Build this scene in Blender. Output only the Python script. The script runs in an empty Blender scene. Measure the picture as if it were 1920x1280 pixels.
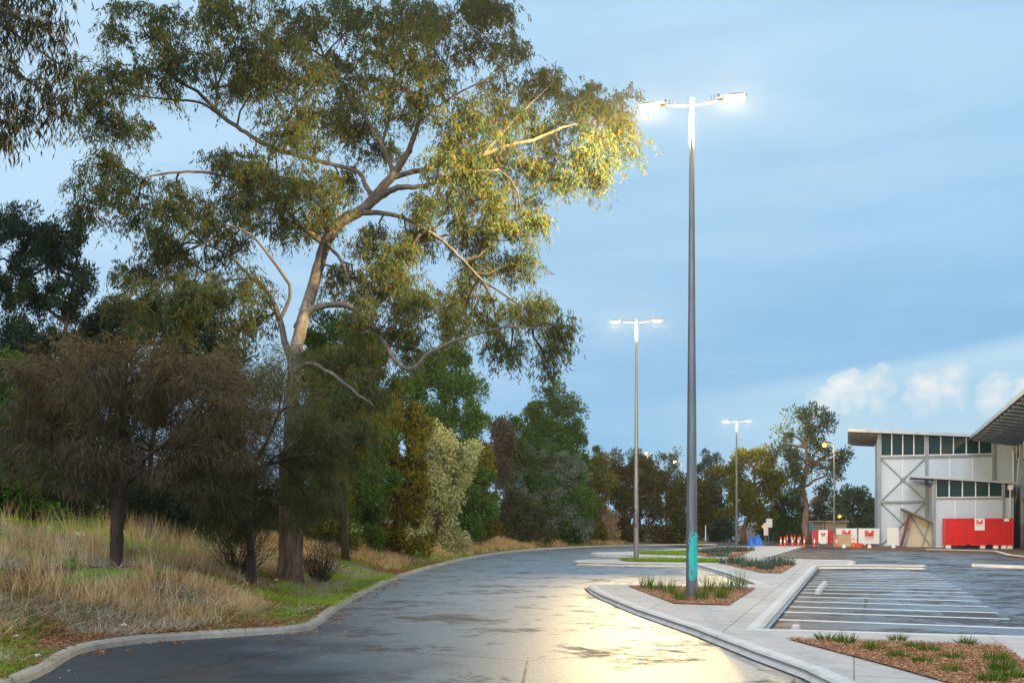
import bpy, math, random
import numpy as np
from mathutils import Vector, noise
from mathutils.geometry import tessellate_polygon

random.seed(7)
RS = np.random.RandomState(11)
scene = bpy.context.scene
COL = scene.collection
F, H, HY = 1867.0, 2.2, 983.0      # focal length in photo pixels, eye height, horizon row

def G(px, py, z=0.0):
    Y = F*(H-z)/(py-HY)
    return ((px-960)*Y/F, Y)
def P(px, py, Y):
    return ((px-960)*Y/F, Y, H+(HY-py)*Y/F)

# ------------------------------------------------------------------ mesh helpers
class MB:
    def __init__(s): s.v=[]; s.f=[]
    def add(s, vs, fs):
        n=len(s.v); s.v += [tuple(v) for v in vs]; s.f += [tuple(i+n for i in f) for f in fs]; return s
    def box(s, c, d, ax=None):
        """box of size d centred at c, optional (u,v,w) axes"""
        ax = ax or ((1,0,0),(0,1,0),(0,0,1))
        A=[Vector(a) for a in ax]; c=Vector(c)
        vs=[c+A[0]*(sx*d[0]/2)+A[1]*(sy*d[1]/2)+A[2]*(sz*d[2]/2) for sx in(-1,1) for sy in(-1,1) for sz in(-1,1)]
        return s.add(vs,[(0,1,3,2),(4,6,7,5),(0,4,5,1),(2,3,7,6),(0,2,6,4),(1,5,7,3)])
    def hexa(s, lo, hi):
        """prism between two equal polygons"""
        n=len(lo); vs=list(lo)+list(hi)
        fs=[tuple(range(n))[::-1], tuple(range(n,2*n))]
        fs+=[(i,(i+1)%n,n+(i+1)%n,n+i) for i in range(n)]
        return s.add(vs,fs)
    def tube(s, pts, rad, n=8, cap=True, rot=0.0):
        pts=[Vector(p) for p in pts]
        if not hasattr(rad,'__len__'): rad=[rad]*len(pts)
        vs=[]; m=len(pts); up=None
        for i,p in enumerate(pts):
            t=(pts[min(i+1,m-1)]-pts[max(i-1,0)])
            if t.length<1e-6: t=Vector((0,0,1))
            t.normalize()
            if up is None:
                up = Vector((0,1,0)) if abs(t.y)<.9 else Vector((1,0,0))
            a=(up-t*up.dot(t)).normalized(); b=t.cross(a); up=a
            for k in range(n):
                an=2*math.pi*k/n+rot
                vs.append(p+(a*math.cos(an)+b*math.sin(an))*rad[i])
        fs=[(i*n+k,i*n+(k+1)%n,(i+1)*n+(k+1)%n,(i+1)*n+k) for i in range(m-1) for k in range(n)]
        if cap: fs+=[tuple(range(n))[::-1], tuple(range((m-1)*n,m*n))]
        return s.add(vs,fs)
    def build(s, name, mat, parent=None, smooth=False):
        me=bpy.data.meshes.new(name); me.from_pydata(s.v,[],s.f); me.update()
        if smooth: me.polygons.foreach_set('use_smooth',[True]*len(me.polygons))
        o=bpy.data.objects.new(name,me); COL.objects.link(o)
        if mat: me.materials.append(mat)
        if parent: o.parent=parent
        return o

def tag(o,label=None,cat=None,group=None,kind=None):
    if label: o['label']=label
    if cat: o['category']=cat
    if group: o['group']=group
    if kind: o['kind']=kind
    return o
def empty(name,loc=(0,0,0),rz=0,**k):
    o=bpy.data.objects.new(name,None); COL.objects.link(o); o.location=loc; o.rotation_euler=(0,0,rz); o.empty_display_size=.3
    return tag(o,**k)
def copy_tree(o,parent=None):
    c=o.copy(); COL.objects.link(c); c.parent=parent
    for ch in list(o.children): copy_tree(ch,c)
    return c

def quads(name, V, mat, parent=None, tri=False):
    """V: (N,4,3) array -> one mesh of N quads"""
    N=len(V); k=V.shape[1]
    me=bpy.data.meshes.new(name)
    me.vertices.add(N*k); me.vertices.foreach_set('co',V.reshape(-1).astype(np.float32))
    me.loops.add(N*k); me.loops.foreach_set('vertex_index',np.arange(N*k,dtype=np.int32))
    me.polygons.add(N); me.polygons.foreach_set('loop_start',np.arange(0,N*k,k,dtype=np.int32))
    me.update(calc_edges=True)
    me.materials.append(mat)
    o=bpy.data.objects.new(name,me); COL.objects.link(o)
    if parent: o.parent=parent
    return o
def norm(a): return a/np.maximum(np.linalg.norm(a,axis=-1,keepdims=True),1e-9)
def leaf_quads(pos, d, L, W, wide=.45):
    """diamond leaves from base point pos along d"""
    n=len(pos); d=norm(d)
    r=norm(RS.normal(size=(n,3))); side=norm(np.cross(d,r)); nn=np.cross(d,side)
    L=np.broadcast_to(L,(n,))[:,None]; W=np.broadcast_to(W,(n,))[:,None]
    a=pos; tip=pos+d*L+nn*L*.08
    m=pos+d*L*wide
    return np.stack([a,m+side*W*.5,tip,m-side*W*.5],1)

# ------------------------------------------------------------------ materials
def new_mat(name):
    m=bpy.data.materials.new(name); m.use_nodes=True
    nt=m.node_tree; nt.nodes.clear()
    out=nt.nodes.new('ShaderNodeOutputMaterial'); b=nt.nodes.new('ShaderNodeBsdfPrincipled')
    nt.links.new(b.outputs[0],out.inputs[0]); return m,nt,b,out
def N(nt,t,**k):
    n=nt.nodes.new(t)
    for a,v in k.items(): setattr(n,a,v)
    return n
def setin(n,**k):
    for a,v in k.items(): n.inputs[a].default_value=v
    return n
def math_(nt,op,a,b=None,c=None,clamp=False):
    n=nt.nodes.new('ShaderNodeMath'); n.operation=op; n.use_clamp=clamp
    for i,x in enumerate((a,b,c)):
        if x is None: continue
        if isinstance(x,(int,float)): n.inputs[i].default_value=x
        else: nt.links.new(x,n.inputs[i])
    return n.outputs[0]
def coords(nt,scale=(1,1,1),kind='Object',rot=(0,0,0)):
    tc=N(nt,'ShaderNodeTexCoord'); mp=N(nt,'ShaderNodeMapping')
    mp.inputs['Scale'].default_value=scale; mp.inputs['Rotation'].default_value=rot
    nt.links.new(tc.outputs[kind],mp.inputs['Vector']); return mp.outputs[0]
def noise_(nt,vec,scale,detail=4,rough=.6,dist=0):
    n=N(nt,'ShaderNodeTexNoise'); n.inputs['Scale'].default_value=scale; n.inputs['Detail'].default_value=detail
    n.inputs['Roughness'].default_value=rough; n.inputs['Distortion'].default_value=dist
    nt.links.new(vec,n.inputs['Vector']); return n.outputs['Fac']
def ramp(nt,fac,stops,interp='LINEAR'):
    r=N(nt,'ShaderNodeValToRGB'); r.color_ramp.interpolation=interp
    e=r.color_ramp.elements
    while len(e)<len(stops): e.new(.5)
    for el,(p,c) in zip(e,stops):
        el.position=p; el.color=(c[0],c[1],c[2],1) if hasattr(c,'__len__') else (c,c,c,1)
    nt.links.new(fac,r.inputs[0]); return r.outputs[0]
def mix(nt,fac,a,b,mode='MIX'):
    m=N(nt,'ShaderNodeMix',data_type='RGBA',blend_type=mode)
    for i,x in ((0,fac),(6,a),(7,b)):
        if isinstance(x,(int,float)): m.inputs[i].default_value=x
        elif isinstance(x,tuple): m.inputs[i].default_value=(x[0],x[1],x[2],1)
        else: nt.links.new(x,m.inputs[i])
    return m.outputs[2]
def bump(nt,b,h,strength=.3,dist=.02):
    bp=N(nt,'ShaderNodeBump'); bp.inputs['Strength'].default_value=strength; bp.inputs['Distance'].default_value=dist
    nt.links.new(h,bp.inputs['Height']); nt.links.new(bp.outputs[0],b.inputs['Normal'])
def simple(name,c1,c2,scale=3,rough=.7,bs=.2,bd=.01,metal=0,scl=(1,1,1),fine=40):
    m,nt,b,o=new_mat(name); v=coords(nt,scl)
    n1=noise_(nt,v,scale,6,.65)
    nt.links.new(ramp(nt,n1,[(.3,c1),(.7,c2)]),b.inputs['Base Color'])
    b.inputs['Roughness'].default_value=rough; b.inputs['Metallic'].default_value=metal
    if bs: bump(nt,b,noise_(nt,v,fine,3),bs,bd)
    return m
def emit(name,col,strength):
    m,nt,b,o=new_mat(name); b.inputs['Base Color'].default_value=(*col,1)
    b.inputs['Emission Color'].default_value=(*col,1); b.inputs['Emission Strength'].default_value=strength
    return m
def leafmat(name,cols,trans=.3,rough=.55,scale=.5,spec=.10):
    trans=trans*.75
    """leaf colours vary per leaf and per bough"""
    m,nt,b,o=new_mat(name)
    g=N(nt,'ShaderNodeNewGeometry'); v=coords(nt)
    f=math_(nt,'ADD',math_(nt,'MULTIPLY',g.outputs['Random Per Island'],.55),math_(nt,'MULTIPLY',noise_(nt,v,scale,3),.55),clamp=True)
    k=len(cols); c=ramp(nt,f,[(.12+.76*i/(k-1),cc) for i,cc in enumerate(cols)])
    nt.links.new(c,b.inputs['Base Color']); b.inputs['Roughness'].default_value=rough
    b.inputs['Specular IOR Level'].default_value=spec
    t=N(nt,'ShaderNodeBsdfTranslucent'); nt.links.new(mix(nt,1.0,c,(1.7,1.5,.35),'MULTIPLY'),t.inputs[0])
    mx=N(nt,'ShaderNodeMixShader'); mx.inputs[0].default_value=trans
    nt.links.new(b.outputs[0],mx.inputs[1]); nt.links.new(t.outputs[0],mx.inputs[2]); nt.links.new(mx.outputs[0],o.inputs[0])
    return m

M={}
def ramp_val(nt,x,a,b):
    n=N(nt,'ShaderNodeMapRange'); n.inputs[1].default_value=a; n.inputs[2].default_value=b
    nt.links.new(x,n.inputs[0]); return n.outputs[0]
# wet asphalt
def asphalt(name, dry0, sc, seed, base, damp_shade_k):
    m,nt,b,o=new_mat(name); v=coords(nt)
    v2=coords(nt,(sc,sc,1),rot=(0,0,seed))
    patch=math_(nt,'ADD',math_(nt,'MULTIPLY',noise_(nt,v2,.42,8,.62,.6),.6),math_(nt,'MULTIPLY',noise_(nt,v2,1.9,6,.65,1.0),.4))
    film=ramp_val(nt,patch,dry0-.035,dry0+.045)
    agg=noise_(nt,v,70,2,.7); mid=noise_(nt,v,17,3,.75); broad=noise_(nt,v,.16,3,.5)
    dry=ramp(nt,agg,[(.3,(base*.5,base*.48,base*.50)),(.7,(base*1.5,base*1.42,base*1.42))])
    wet_skyc=ramp(nt,agg,[(.3,(.016,.030,.052)),(.7,(.044,.074,.122))])  # blue of the reflected sky painted into the wet colour
    col=mix(nt,film,dry,wet_skyc)
    # darker seams and cracks
    vo=N(nt,'ShaderNodeTexVoronoi',feature='DISTANCE_TO_EDGE'); vo.inputs['Scale'].default_value=.16; nt.links.new(v2,vo.inputs['Vector'])
    wv=noise_(nt,v,1.4,4); crack=ramp_val(nt,math_(nt,'ADD',vo.outputs['Distance'],math_(nt,'MULTIPLY',math_(nt,'SUBTRACT',wv,.5),.010)),.0035,.0015)
    col=mix(nt,crack,col,(.006,.006,.007))
    nt.links.new(col,b.inputs['Base Color'])
    nt.links.new(math_(nt,'SUBTRACT',.68,math_(nt,'MULTIPLY',film,.22)),b.inputs['Roughness'])
    b.inputs['Specular IOR Level'].default_value=.6
    grain=ramp_val(nt,mid,.36,.62)
    cw=math_(nt,'MULTIPLY',math_(nt,'ADD',math_(nt,'MULTIPLY',film,.94),.04),math_(nt,'ADD',.50,math_(nt,'MULTIPLY',grain,.5)))
    cw=math_(nt,'MULTIPLY',cw,math_(nt,'SUBTRACT',1,math_(nt,'MULTIPLY',crack,.8)))
    # near left road: tree shade put into coat and colour; car park: drier edge
    sx=N(nt,'ShaderNodeSeparateXYZ'); nt.links.new(v,sx.inputs[0])
    damp_shade=math_(nt,'ADD',math_(nt,'ADD',math_(nt,'MULTIPLY',sx.outputs[0],damp_shade_k[0]),math_(nt,'MULTIPLY',sx.outputs[1],damp_shade_k[1])),damp_shade_k[2])
    damp_shade=math_(nt,'ADD',damp_shade,math_(nt,'MULTIPLY',math_(nt,'SUBTRACT',noise_(nt,v,.5,5),.5),2.2))
    damp_shade_m=ramp_val(nt,damp_shade,.55,1.55)
    cw=math_(nt,'MULTIPLY',cw,math_(nt,'ADD',.08,math_(nt,'MULTIPLY',damp_shade_m,.92)))
    nt.links.new(mix(nt,damp_shade_m,mix(nt,1.0,col,(.50,.44,.42),'MULTIPLY'),col),b.inputs['Base Color'])
    nt.links.new(cw,b.inputs['Coat Weight'])
    nt.links.new(math_(nt,'ADD',.40,math_(nt,'MULTIPLY',broad,.10)),b.inputs['Coat Roughness']); b.inputs['Coat IOR'].default_value=4.0
    bp=N(nt,'ShaderNodeBump'); bp.inputs['Distance'].default_value=.006; bp.inputs['Strength'].default_value=.7
    nt.links.new(agg,bp.inputs['Height']); nt.links.new(bp.outputs[0],b.inputs['Normal']); nt.links.new(bp.outputs[0],b.inputs['Coat Normal'])
    return m
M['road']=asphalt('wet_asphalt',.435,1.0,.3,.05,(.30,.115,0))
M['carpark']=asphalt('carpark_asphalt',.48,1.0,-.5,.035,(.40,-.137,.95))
def concrete(name,c1,c2,joint=0):
    m,nt,b,o=new_mat(name); v=coords(nt)
    a=noise_(nt,v,.5,6,.65); f=noise_(nt,v,60,3,.7); s=noise_(nt,v,2.4,6,.7,.5)
    c=ramp(nt,a,[(.3,c1),(.7,c2)])
    c=mix(nt,math_(nt,'MULTIPLY',ramp_val(nt,s,.50,.74),.60),c,tuple(x*.55 for x in c1))
    c=mix(nt,math_(nt,'MULTIPLY',ramp_val(nt,f,.55,.8),.35),c,tuple(x*.55 for x in c1))
    if joint:
        br=N(nt,'ShaderNodeTexBrick'); br.offset=0; br.inputs['Scale'].default_value=1; br.inputs['Brick Width'].default_value=2.4; br.inputs['Row Height'].default_value=2.4; br.inputs['Mortar Size'].default_value=.012
        br.inputs['Color1'].default_value=(1.05,1.04,1.03,1); br.inputs['Color2'].default_value=(.90,.89,.89,1); br.inputs['Mortar'].default_value=(.45,.43,.42,1)
        nt.links.new(coords(nt,rot=(0,0,-joint)),br.inputs['Vector']); c=mix(nt,1.0,c,br.outputs['Color'],'MULTIPLY')
    nt.links.new(c,b.inputs['Base Color']); b.inputs['Roughness'].default_value=.85; b.inputs['Specular IOR Level'].default_value=.25
    bump(nt,b,f,.25,.004); return m
M['conc']=concrete('footpath_concrete',(.50,.465,.44),(.61,.57,.54),1.24)
M['kerb']=concrete('kerb_concrete',(.60,.58,.56),(.72,.70,.68))
M['oldkerb']=concrete('old_kerb_concrete',(.27,.25,.22),(.42,.39,.35))
M['grime']=simple('gutter_grime',(.02,.018,.017),(.06,.052,.048),6,.8,.4,.01)
M['paint']=simple('line_paint',(.66,.68,.70),(.88,.88,.88),2.2,.6,.2,.004,fine=70)
M['mulch']=simple('bark_mulch',(.16,.075,.04),(.36,.19,.10),26,.9,.9,.03,fine=34)
M['chips']=leafmat('bark_chips',[(.15,.06,.03),(.44,.22,.11),(.66,.42,.26)],0,.8,2)
M['dirt']=simple('bare_dirt',(.075,.045,.03),(.16,.10,.065),1.2,.95,.5,.03,fine=12)
def verge_mat():
    m,nt,b,o=new_mat('verge_soil'); v=coords(nt)
    a=noise_(nt,v,.42,6,.65); g=noise_(nt,coords(nt,(1,.5,1)),.33,5,.6,.4); f=noise_(nt,v,14,4,.7)
    soil=ramp(nt,f,[(.3,(.035,.020,.013)),(.5,(.085,.048,.030)),(.72,(.18,.115,.07))])
    straw=ramp(nt,f,[(.3,(.09,.065,.038)),(.7,(.28,.21,.12))])
    green=ramp(nt,f,[(.3,(.06,.13,.012)),(.7,(.20,.34,.04))])
    c=mix(nt,ramp_val(nt,a,.48,.60),soil,straw)
    c=mix(nt,ramp_val(nt,g,.49,.56),c,green)
    nt.links.new(c,b.inputs['Base Color']); b.inputs['Roughness'].default_value=.95
    bump(nt,b,f,.7,.05); return m
M['verge']=verge_mat()
M['straw']=leafmat('straw_grass',[(.12,.070,.034),(.34,.225,.11),(.56,.41,.23),(.68,.60,.45)],.25,.7,.8)
M['greyst']=leafmat('grey_dead_grass',[(.15,.12,.09),(.36,.32,.26),(.62,.60,.53)],.2,.8,.8)
M['grass']=leafmat('green_grass_blades',[(.06,.14,.012),(.15,.30,.025),(.27,.42,.055)],.3,.6,1.2)
M['lush']=leafmat('lush_grass_blades',[(.09,.20,.012),(.20,.38,.025),(.34,.52,.06)],.3,.6,1.2)
M['garden']=leafmat('garden_tuft_leaves',[(.030,.075,.010),(.07,.15,.02),(.17,.26,.045)],.3,.6,1.2)
M['litter']=leafmat('fallen_leaves',[(.10,.04,.02),(.24,.11,.055),(.42,.26,.15)],.1,.8,2)
M['gum']=leafmat('gum_leaves',[(.016,.042,.032),(.032,.080,.062),(.056,.118,.066),(.150,.105,.016),(.060,.115,.070)],.60,.60,.6,.12)
M['gumnear']=leafmat('near_gum_leaves',[(.008,.014,.008),(.020,.032,.014),(.055,.040,.014)],.12,.5,.7,.2)
M['oakbrown']=leafmat('sheoak_needles',[(.018,.014,.009),(.052,.042,.028),(.120,.098,.068),(.062,.062,.028)],.25,.8,.6,.2)
M['oakolive']=leafmat('sheoak_olive_needles',[(.022,.030,.011),(.062,.074,.028),(.125,.130,.056)],.25,.8,.6,.2)
M['dark']=leafmat('dark_leaves',[(.006,.018,.012),(.018,.042,.026),(.040,.070,.036)],.2,.6,.6)
M['green']=leafmat('green_leaves',[(.012,.040,.008),(.030,.090,.014),(.070,.15,.024)],.25,.6,.6)
M['pine']=leafmat('pine_needles',[(.010,.036,.008),(.026,.080,.014),(.065,.135,.024)],.2,.6,.8)
M['olive']=leafmat('olive_leaves',[(.022,.032,.006),(.065,.085,.010),(.13,.15,.016),(.085,.050,.016)],.25,.6,.7)
M['cyp']=leafmat('cypress_leaves',[(.030,.026,.008),(.070,.068,.012),(.14,.155,.014)],.25,.65,.9)
M['pale']=leafmat('pale_wattle_leaves',[(.09,.12,.06),(.23,.27,.14),(.42,.43,.25)],.25,.7,.7)
M['blue']=leafmat('blue_grey_leaves',[(.030,.058,.052),(.075,.12,.108),(.14,.19,.165)],.2,.6,.7)
M['shade']=leafmat('grey_green_leaves',[(.016,.026,.016),(.040,.056,.032),(.080,.092,.050)],.2,.7,.7)
M['brush']=leafmat('brown_olive_leaves',[(.018,.022,.008),(.046,.054,.016),(.095,.088,.028)],.25,.7,.7)
M['dry']=leafmat('dry_twigs',[(.13,.09,.065),(.24,.175,.13),(.33,.26,.20)],.1,.9,.7)
M['red']=leafmat('reddish_leaves',[(.030,.022,.020),(.058,.042,.036),(.07,.075,.045)],.2,.7,.7)
M['euc']=leafmat('bluegum_leaves',[(.022,.042,.026),(.045,.080,.046),(.075,.115,.06)],.2,.5,.7)
def bark(name,c1,c2,c3,sc=3):
    m,nt,b,o=new_mat(name); v=coords(nt,(1,1,.22))
    a=noise_(nt,v,sc,6,.7,.4); s=noise_(nt,v,sc*5,5,.7)
    nt.links.new(ramp(nt,a,[(.32,c1),(.5,c2),(.68,c3)]),b.inputs['Base Color']); b.inputs['Roughness'].default_value=.85
    bump(nt,b,s,.8,.05); return m
M['gumbark']=bark('smooth_gum_bark',(.050,.043,.038),(.115,.10,.09),(.22,.20,.18),1.6)
M['roughbark']=bark('rough_brown_bark',(.045,.022,.015),(.13,.07,.045),(.26,.19,.15),3)
M['darkbark']=bark('dark_bark',(.016,.011,.008),(.035,.023,.017),(.065,.045,.034),4)
M['palebark']=bark('pale_bark',(.07,.040,.030),(.15,.09,.07),(.25,.17,.14),3)
def galv(name,paint=None):
    m,nt,b,o=new_mat(name); v=coords(nt); a=noise_(nt,coords(nt,(1,1,.10)),7,7,.75)
    c=ramp(nt,a,[(.3,(.105,.112,.125)),(.7,(.25,.262,.28))])
    met=.55
    if paint:
        tc=N(nt,'ShaderNodeTexCoord'); sp=N(nt,'ShaderNodeSeparateXYZ'); nt.links.new(tc.outputs['Object'],sp.inputs[0])
        z0,z1,x0,x1,colr,thr,sc=paint
        n=noise_(nt,coords(nt,(1,1,.45)),sc,5,.7,1.2)
        inz=math_(nt,'MULTIPLY',ramp_val(nt,sp.outputs[2],z0-.35,z0+.35),ramp_val(nt,sp.outputs[2],z1+.3,z1-.3))
        inx=math_(nt,'MULTIPLY',ramp_val(nt,sp.outputs[0],x0-.05,x0+.05),ramp_val(nt,sp.outputs[0],x1+.05,x1-.05))
        k=math_(nt,'MULTIPLY',math_(nt,'MULTIPLY',inz,inx),math_(nt,'ADD',.85,math_(nt,'MULTIPLY',math_(nt,'SUBTRACT',n,.5),4.0)))
        k=ramp_val(nt,k,thr-.02,thr+.02)
        c=mix(nt,k,c,colr)
        nt.links.new(math_(nt,'MULTIPLY',math_(nt,'SUBTRACT',1,k),met),b.inputs['Metallic'])
    else: b.inputs['Metallic'].default_value=met
    nt.links.new(c,b.inputs['Base Color']); b.inputs['Roughness'].default_value=.5
    bump(nt,b,a,.15,.005); return m
M['galv']=galv('galvanised_steel')
M['pole_teal']=galv('galvanised_steel_with_teal_paint',(.50,1.80,-.08,.40,(.02,.52,.47),.47,7))
M['pole_black']=galv('galvanised_steel_with_black_scrawl',(1.6,3.3,-.30,.30,(.008,.008,.010),.98,5))
M['steel']=simple('blue_grey_frame_paint',(.16,.20,.25),(.24,.29,.34),1,.5,0)
def clad():
    m,nt,b,o=new_mat('white_cladding'); v=coords(nt)
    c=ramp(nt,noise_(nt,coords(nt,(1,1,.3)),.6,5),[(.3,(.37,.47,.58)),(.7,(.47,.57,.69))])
    nt.links.new(c,b.inputs['Base Color']); b.inputs['Roughness'].default_value=.45
    w=N(nt,'ShaderNodeTexWave',bands_direction='Z'); w.inputs['Scale'].default_value=1.1; nt.links.new(v,w.inputs[0])
    bump(nt,b,w.outputs['Fac'],.12,.03); return m
M['clad']=clad()
M['cream']=simple('cream_wall',(.42,.38,.29),(.55,.50,.38),.8,.7,.1)
M['plate']=simple('sign_plate_paint',(.48,.46,.48),(.58,.56,.57),2,.5,.0)
M['soffit']=simple('soffit_sheet',(.10,.10,.11),(.18,.17,.17),1.5,.6,.1)
M['fascia']=simple('roof_edge_metal',(.26,.31,.36),(.42,.48,.53),1,.4,0,metal=.3)
M['glass']=new_mat('dark_window_glass')[0]
_b=M['glass'].node_tree.nodes['Principled BSDF']; _b.inputs['Base Color'].default_value=(.006,.035,.04,1); _b.inputs['Roughness'].default_value=.08; _b.inputs['Specular IOR Level'].default_value=.25
M['redcont']=simple('red_container_paint',(.50,.006,.010),(.66,.010,.014),1,.42,.05)
M['white']=simple('white_board',(.72,.73,.75),(.82,.82,.83),2,.5,.05)
M['logo']=simple('red_print',(.62,.02,.03),(.72,.05,.05),4,.5,0)
M['greytext']=simple('grey_print',(.20,.21,.24),(.30,.30,.33),4,.5,0)
M['pinktext']=simple('pale_red_print',(.75,.30,.32),(.80,.42,.42),4,.5,0)
M['redmesh']=simple('red_banner_cloth',(.48,.02,.025),(.62,.05,.05),2,.7,.1)
M['ply']=simple('plywood',(.44,.32,.19),(.56,.42,.27),2,.75,.1)
M['rust']=simple('red_oxide_steel',(.10,.018,.015),(.18,.035,.028),3,.6,.1)
M['orange']=simple('orange_plastic',(.85,.07,.015),(.95,.12,.03),2,.45,0)
M['yellow']=simple('yellow_sign_face',(.80,.50,.02),(.85,.56,.04),2,.4,0)
M['bluetarp']=simple('blue_plastic_sheet',(.005,.10,.48),(.015,.22,.75),3,.4,.4,.05,fine=5)
M['black']=simple('black_steel',(.010,.011,.013),(.02,.022,.025),2,.5,0)
M['sand']=simple('sandy_wall',(.50,.35,.22),(.60,.44,.29),1,.8,.1)
M['bluegl']=simple('pale_blue_panels',(.10,.28,.42),(.25,.45,.60),1.5,.2,0)
M['pinkwall']=simple('pale_pink_render',(.50,.42,.42),(.60,.52,.50),1,.8,0)
M['lens']=emit('lit_lamp_lens',(1.0,.72,.38),18)
M['lensamber']=emit('lit_amber_lens',(1.0,.40,.04),5)
M['tile']=simple('dark_roof',(.05,.055,.065),(.09,.09,.10),1,.7,.1)

# ------------------------------------------------------------------ sheets
def sheet(name,poly,z,mat,kind='structure',base=None,inset=0):
    pts=[Vector((x,y,z)) for x,y in poly]
    tris=tessellate_polygon([pts]); mb=MB()
    mb.add(pts,[tuple(t) for t in tris])
    if base is not None:
        n=len(pts); lo=[Vector((x,y,base)) for x,y in poly]
        mb2=[(i,(i+1)%n,n+(i+1)%n,n+i) for i in range(n)]
        mb.add(lo+pts,mb2)
    o=mb.build(name,mat)
    me=o.data
    import bmesh
    bm=bmesh.new(); bm.from_mesh(me); bmesh.ops.remove_doubles(bm,verts=bm.verts,dist=1e-5); bmesh.ops.recalc_face_normals(bm,faces=bm.faces); bm.to_mesh(me); bm.free()
    if kind: o['kind']=kind
    return o
def area(poly): return .5*sum(poly[i][0]*poly[(i+1)%len(poly)][1]-poly[(i+1)%len(poly)][0]*poly[i][1] for i in range(len(poly)))
def kerb_sweep(name,pts,mat,profile,closed,side,step=.6):
    """profile: (inward offset, z); side +1: inward is left of travel"""
    # contraction joints every 2.4 m
    q=[]; fl=[]; run=1.0
    m=len(pts)
    for i in range(m if closed else m-1):
        a=Vector(pts[i]); b=Vector(pts[(i+1)%m]); L=(b-a).length; q.append(tuple(a)); fl.append(0); pos=0
        while run<L-.05:
            for dd,ff in ((-.016,0),(-.012,1),(.012,1),(.016,0)):
                if 0<run+dd<L: q.append(tuple(a.lerp(b,(run+dd)/L))); fl.append(ff)
            run+=2.4
        run-=L
        if run<0: run=.3
    if not closed: q.append(tuple(pts[-1])); fl.append(0)
    pts=q
    n=len(pts); Pn=[Vector((x,y)) for x,y in pts]; nor=[]
    for i in range(n):
        a=Pn[i-1] if (closed or i>0) else None; b=Pn[(i+1)%n] if (closed or i<n-1) else None
        ds=[]
        if a is not None: ds.append((Pn[i]-a).normalized())
        if b is not None: ds.append((b-Pn[i]).normalized())
        ns=[Vector((-d.y,d.x))*side for d in ds]
        m=sum(ns,Vector((0,0)))
        if m.length<.2: m=ns[0].copy()
        m.normalize(); k=max(.55,m.dot(ns[0])); nor.append(m/k)
    k=len(profile); V=[]; Fc=[]
    for i in range(n):
        for off,z in profile: V.append((Pn[i].x+nor[i].x*(off+.014*fl[i]),Pn[i].y+nor[i].y*(off+.014*fl[i]),z-(.018*fl[i] if z>0 else 0)))
    rng=range(n if closed else n-1)
    for i in rng:
        j=(i+1)%n
        for q in range(k-1): Fc.append((i*k+q,j*k+q,j*k+q+1,i*k+q+1))
    mb=MB(); mb.add(V,Fc); o=mb.build(name,mat); 
    return o
def smooth_poly(pts,closed=False,it=1):
    for _ in range(it):
        out=[]
        n=len(pts); rng=range(n if closed else n-1)
        if not closed: out.append(pts[0])
        for i in rng:
            a,b=pts[i],pts[(i+1)%n]
            out+= [(a[0]*.75+b[0]*.25,a[1]*.75+b[1]*.25),(a[0]*.25+b[0]*.75,a[1]*.25+b[1]*.75)]
        if not closed: out.append(pts[-1])
        pts=out
    return pts

sheet('ground',[(-1500,-300),(1500,-300),(1500,2500),(-1500,2500)],-.06,M['dirt'])
_c0=G(1425,1195); _c1=G(1528,1063)
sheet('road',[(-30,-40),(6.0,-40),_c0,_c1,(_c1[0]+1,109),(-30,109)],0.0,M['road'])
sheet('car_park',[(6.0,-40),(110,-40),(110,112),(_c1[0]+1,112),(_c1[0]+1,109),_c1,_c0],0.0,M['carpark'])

# left kerb line (foot of the kerb face)
KL=[(-6.6,-30),(-6.5,0),(-6.4,9)]+[G(*p) for p in [(75,1273),(130,1234),(165,1220),(250,1207),(330,1200),(460,1192),(572,1185),(597,1174),(625,1150),(660,1126),(700,1105),(760,1079),(860,1051),(960,1034),(1080,1026),(1200,1022.5),(1300,1021.5),(1345,1021.5)]]
KL=smooth_poly(KL,False,2)
def resample(pts,step):
    out=[pts[0]]
    for a,b in zip(pts,pts[1:]):
        L=math.dist(a,b); st=step if a[1]<45 else step*3
        n=max(1,int(L/st))
        for i in range(1,n+1): out.append((a[0]+(b[0]-a[0])*i/n,a[1]+(b[1]-a[1])*i/n))
    return out
KR=resample(KL,.35)
KA=np.array(KR)
def dist_kerb(xy):
    xy=np.asarray(xy,float); best=np.full(len(xy),1e9)
    A=np.array(KL[:-1]); B=np.array(KL[1:])
    for a,b in zip(A,B):
        ab=b-a; t=np.clip(((xy-a)@ab)/(ab@ab+1e-12),0,1)
        d=np.linalg.norm(xy-(a+t[:,None]*ab),axis=1); best=np.minimum(best,d)
    return best
def verge_z(xy):
    xy=np.asarray(xy,float); d=dist_kerb(xy)
    r=5.2*(1-np.exp(-.31*np.maximum(0,d-1.3)/5.2))
    k=np.clip((24-xy[:,0])/20,.22,1); r=r*k
    b=np.array([noise.noise(Vector((x*.33,y*.33,0)))*.20+noise.noise(Vector((x*1.3,y*1.3,3)))*.06 for x,y in xy])
    return .135+r+b*np.clip((d-.5)/2.5,0,1)
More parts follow.
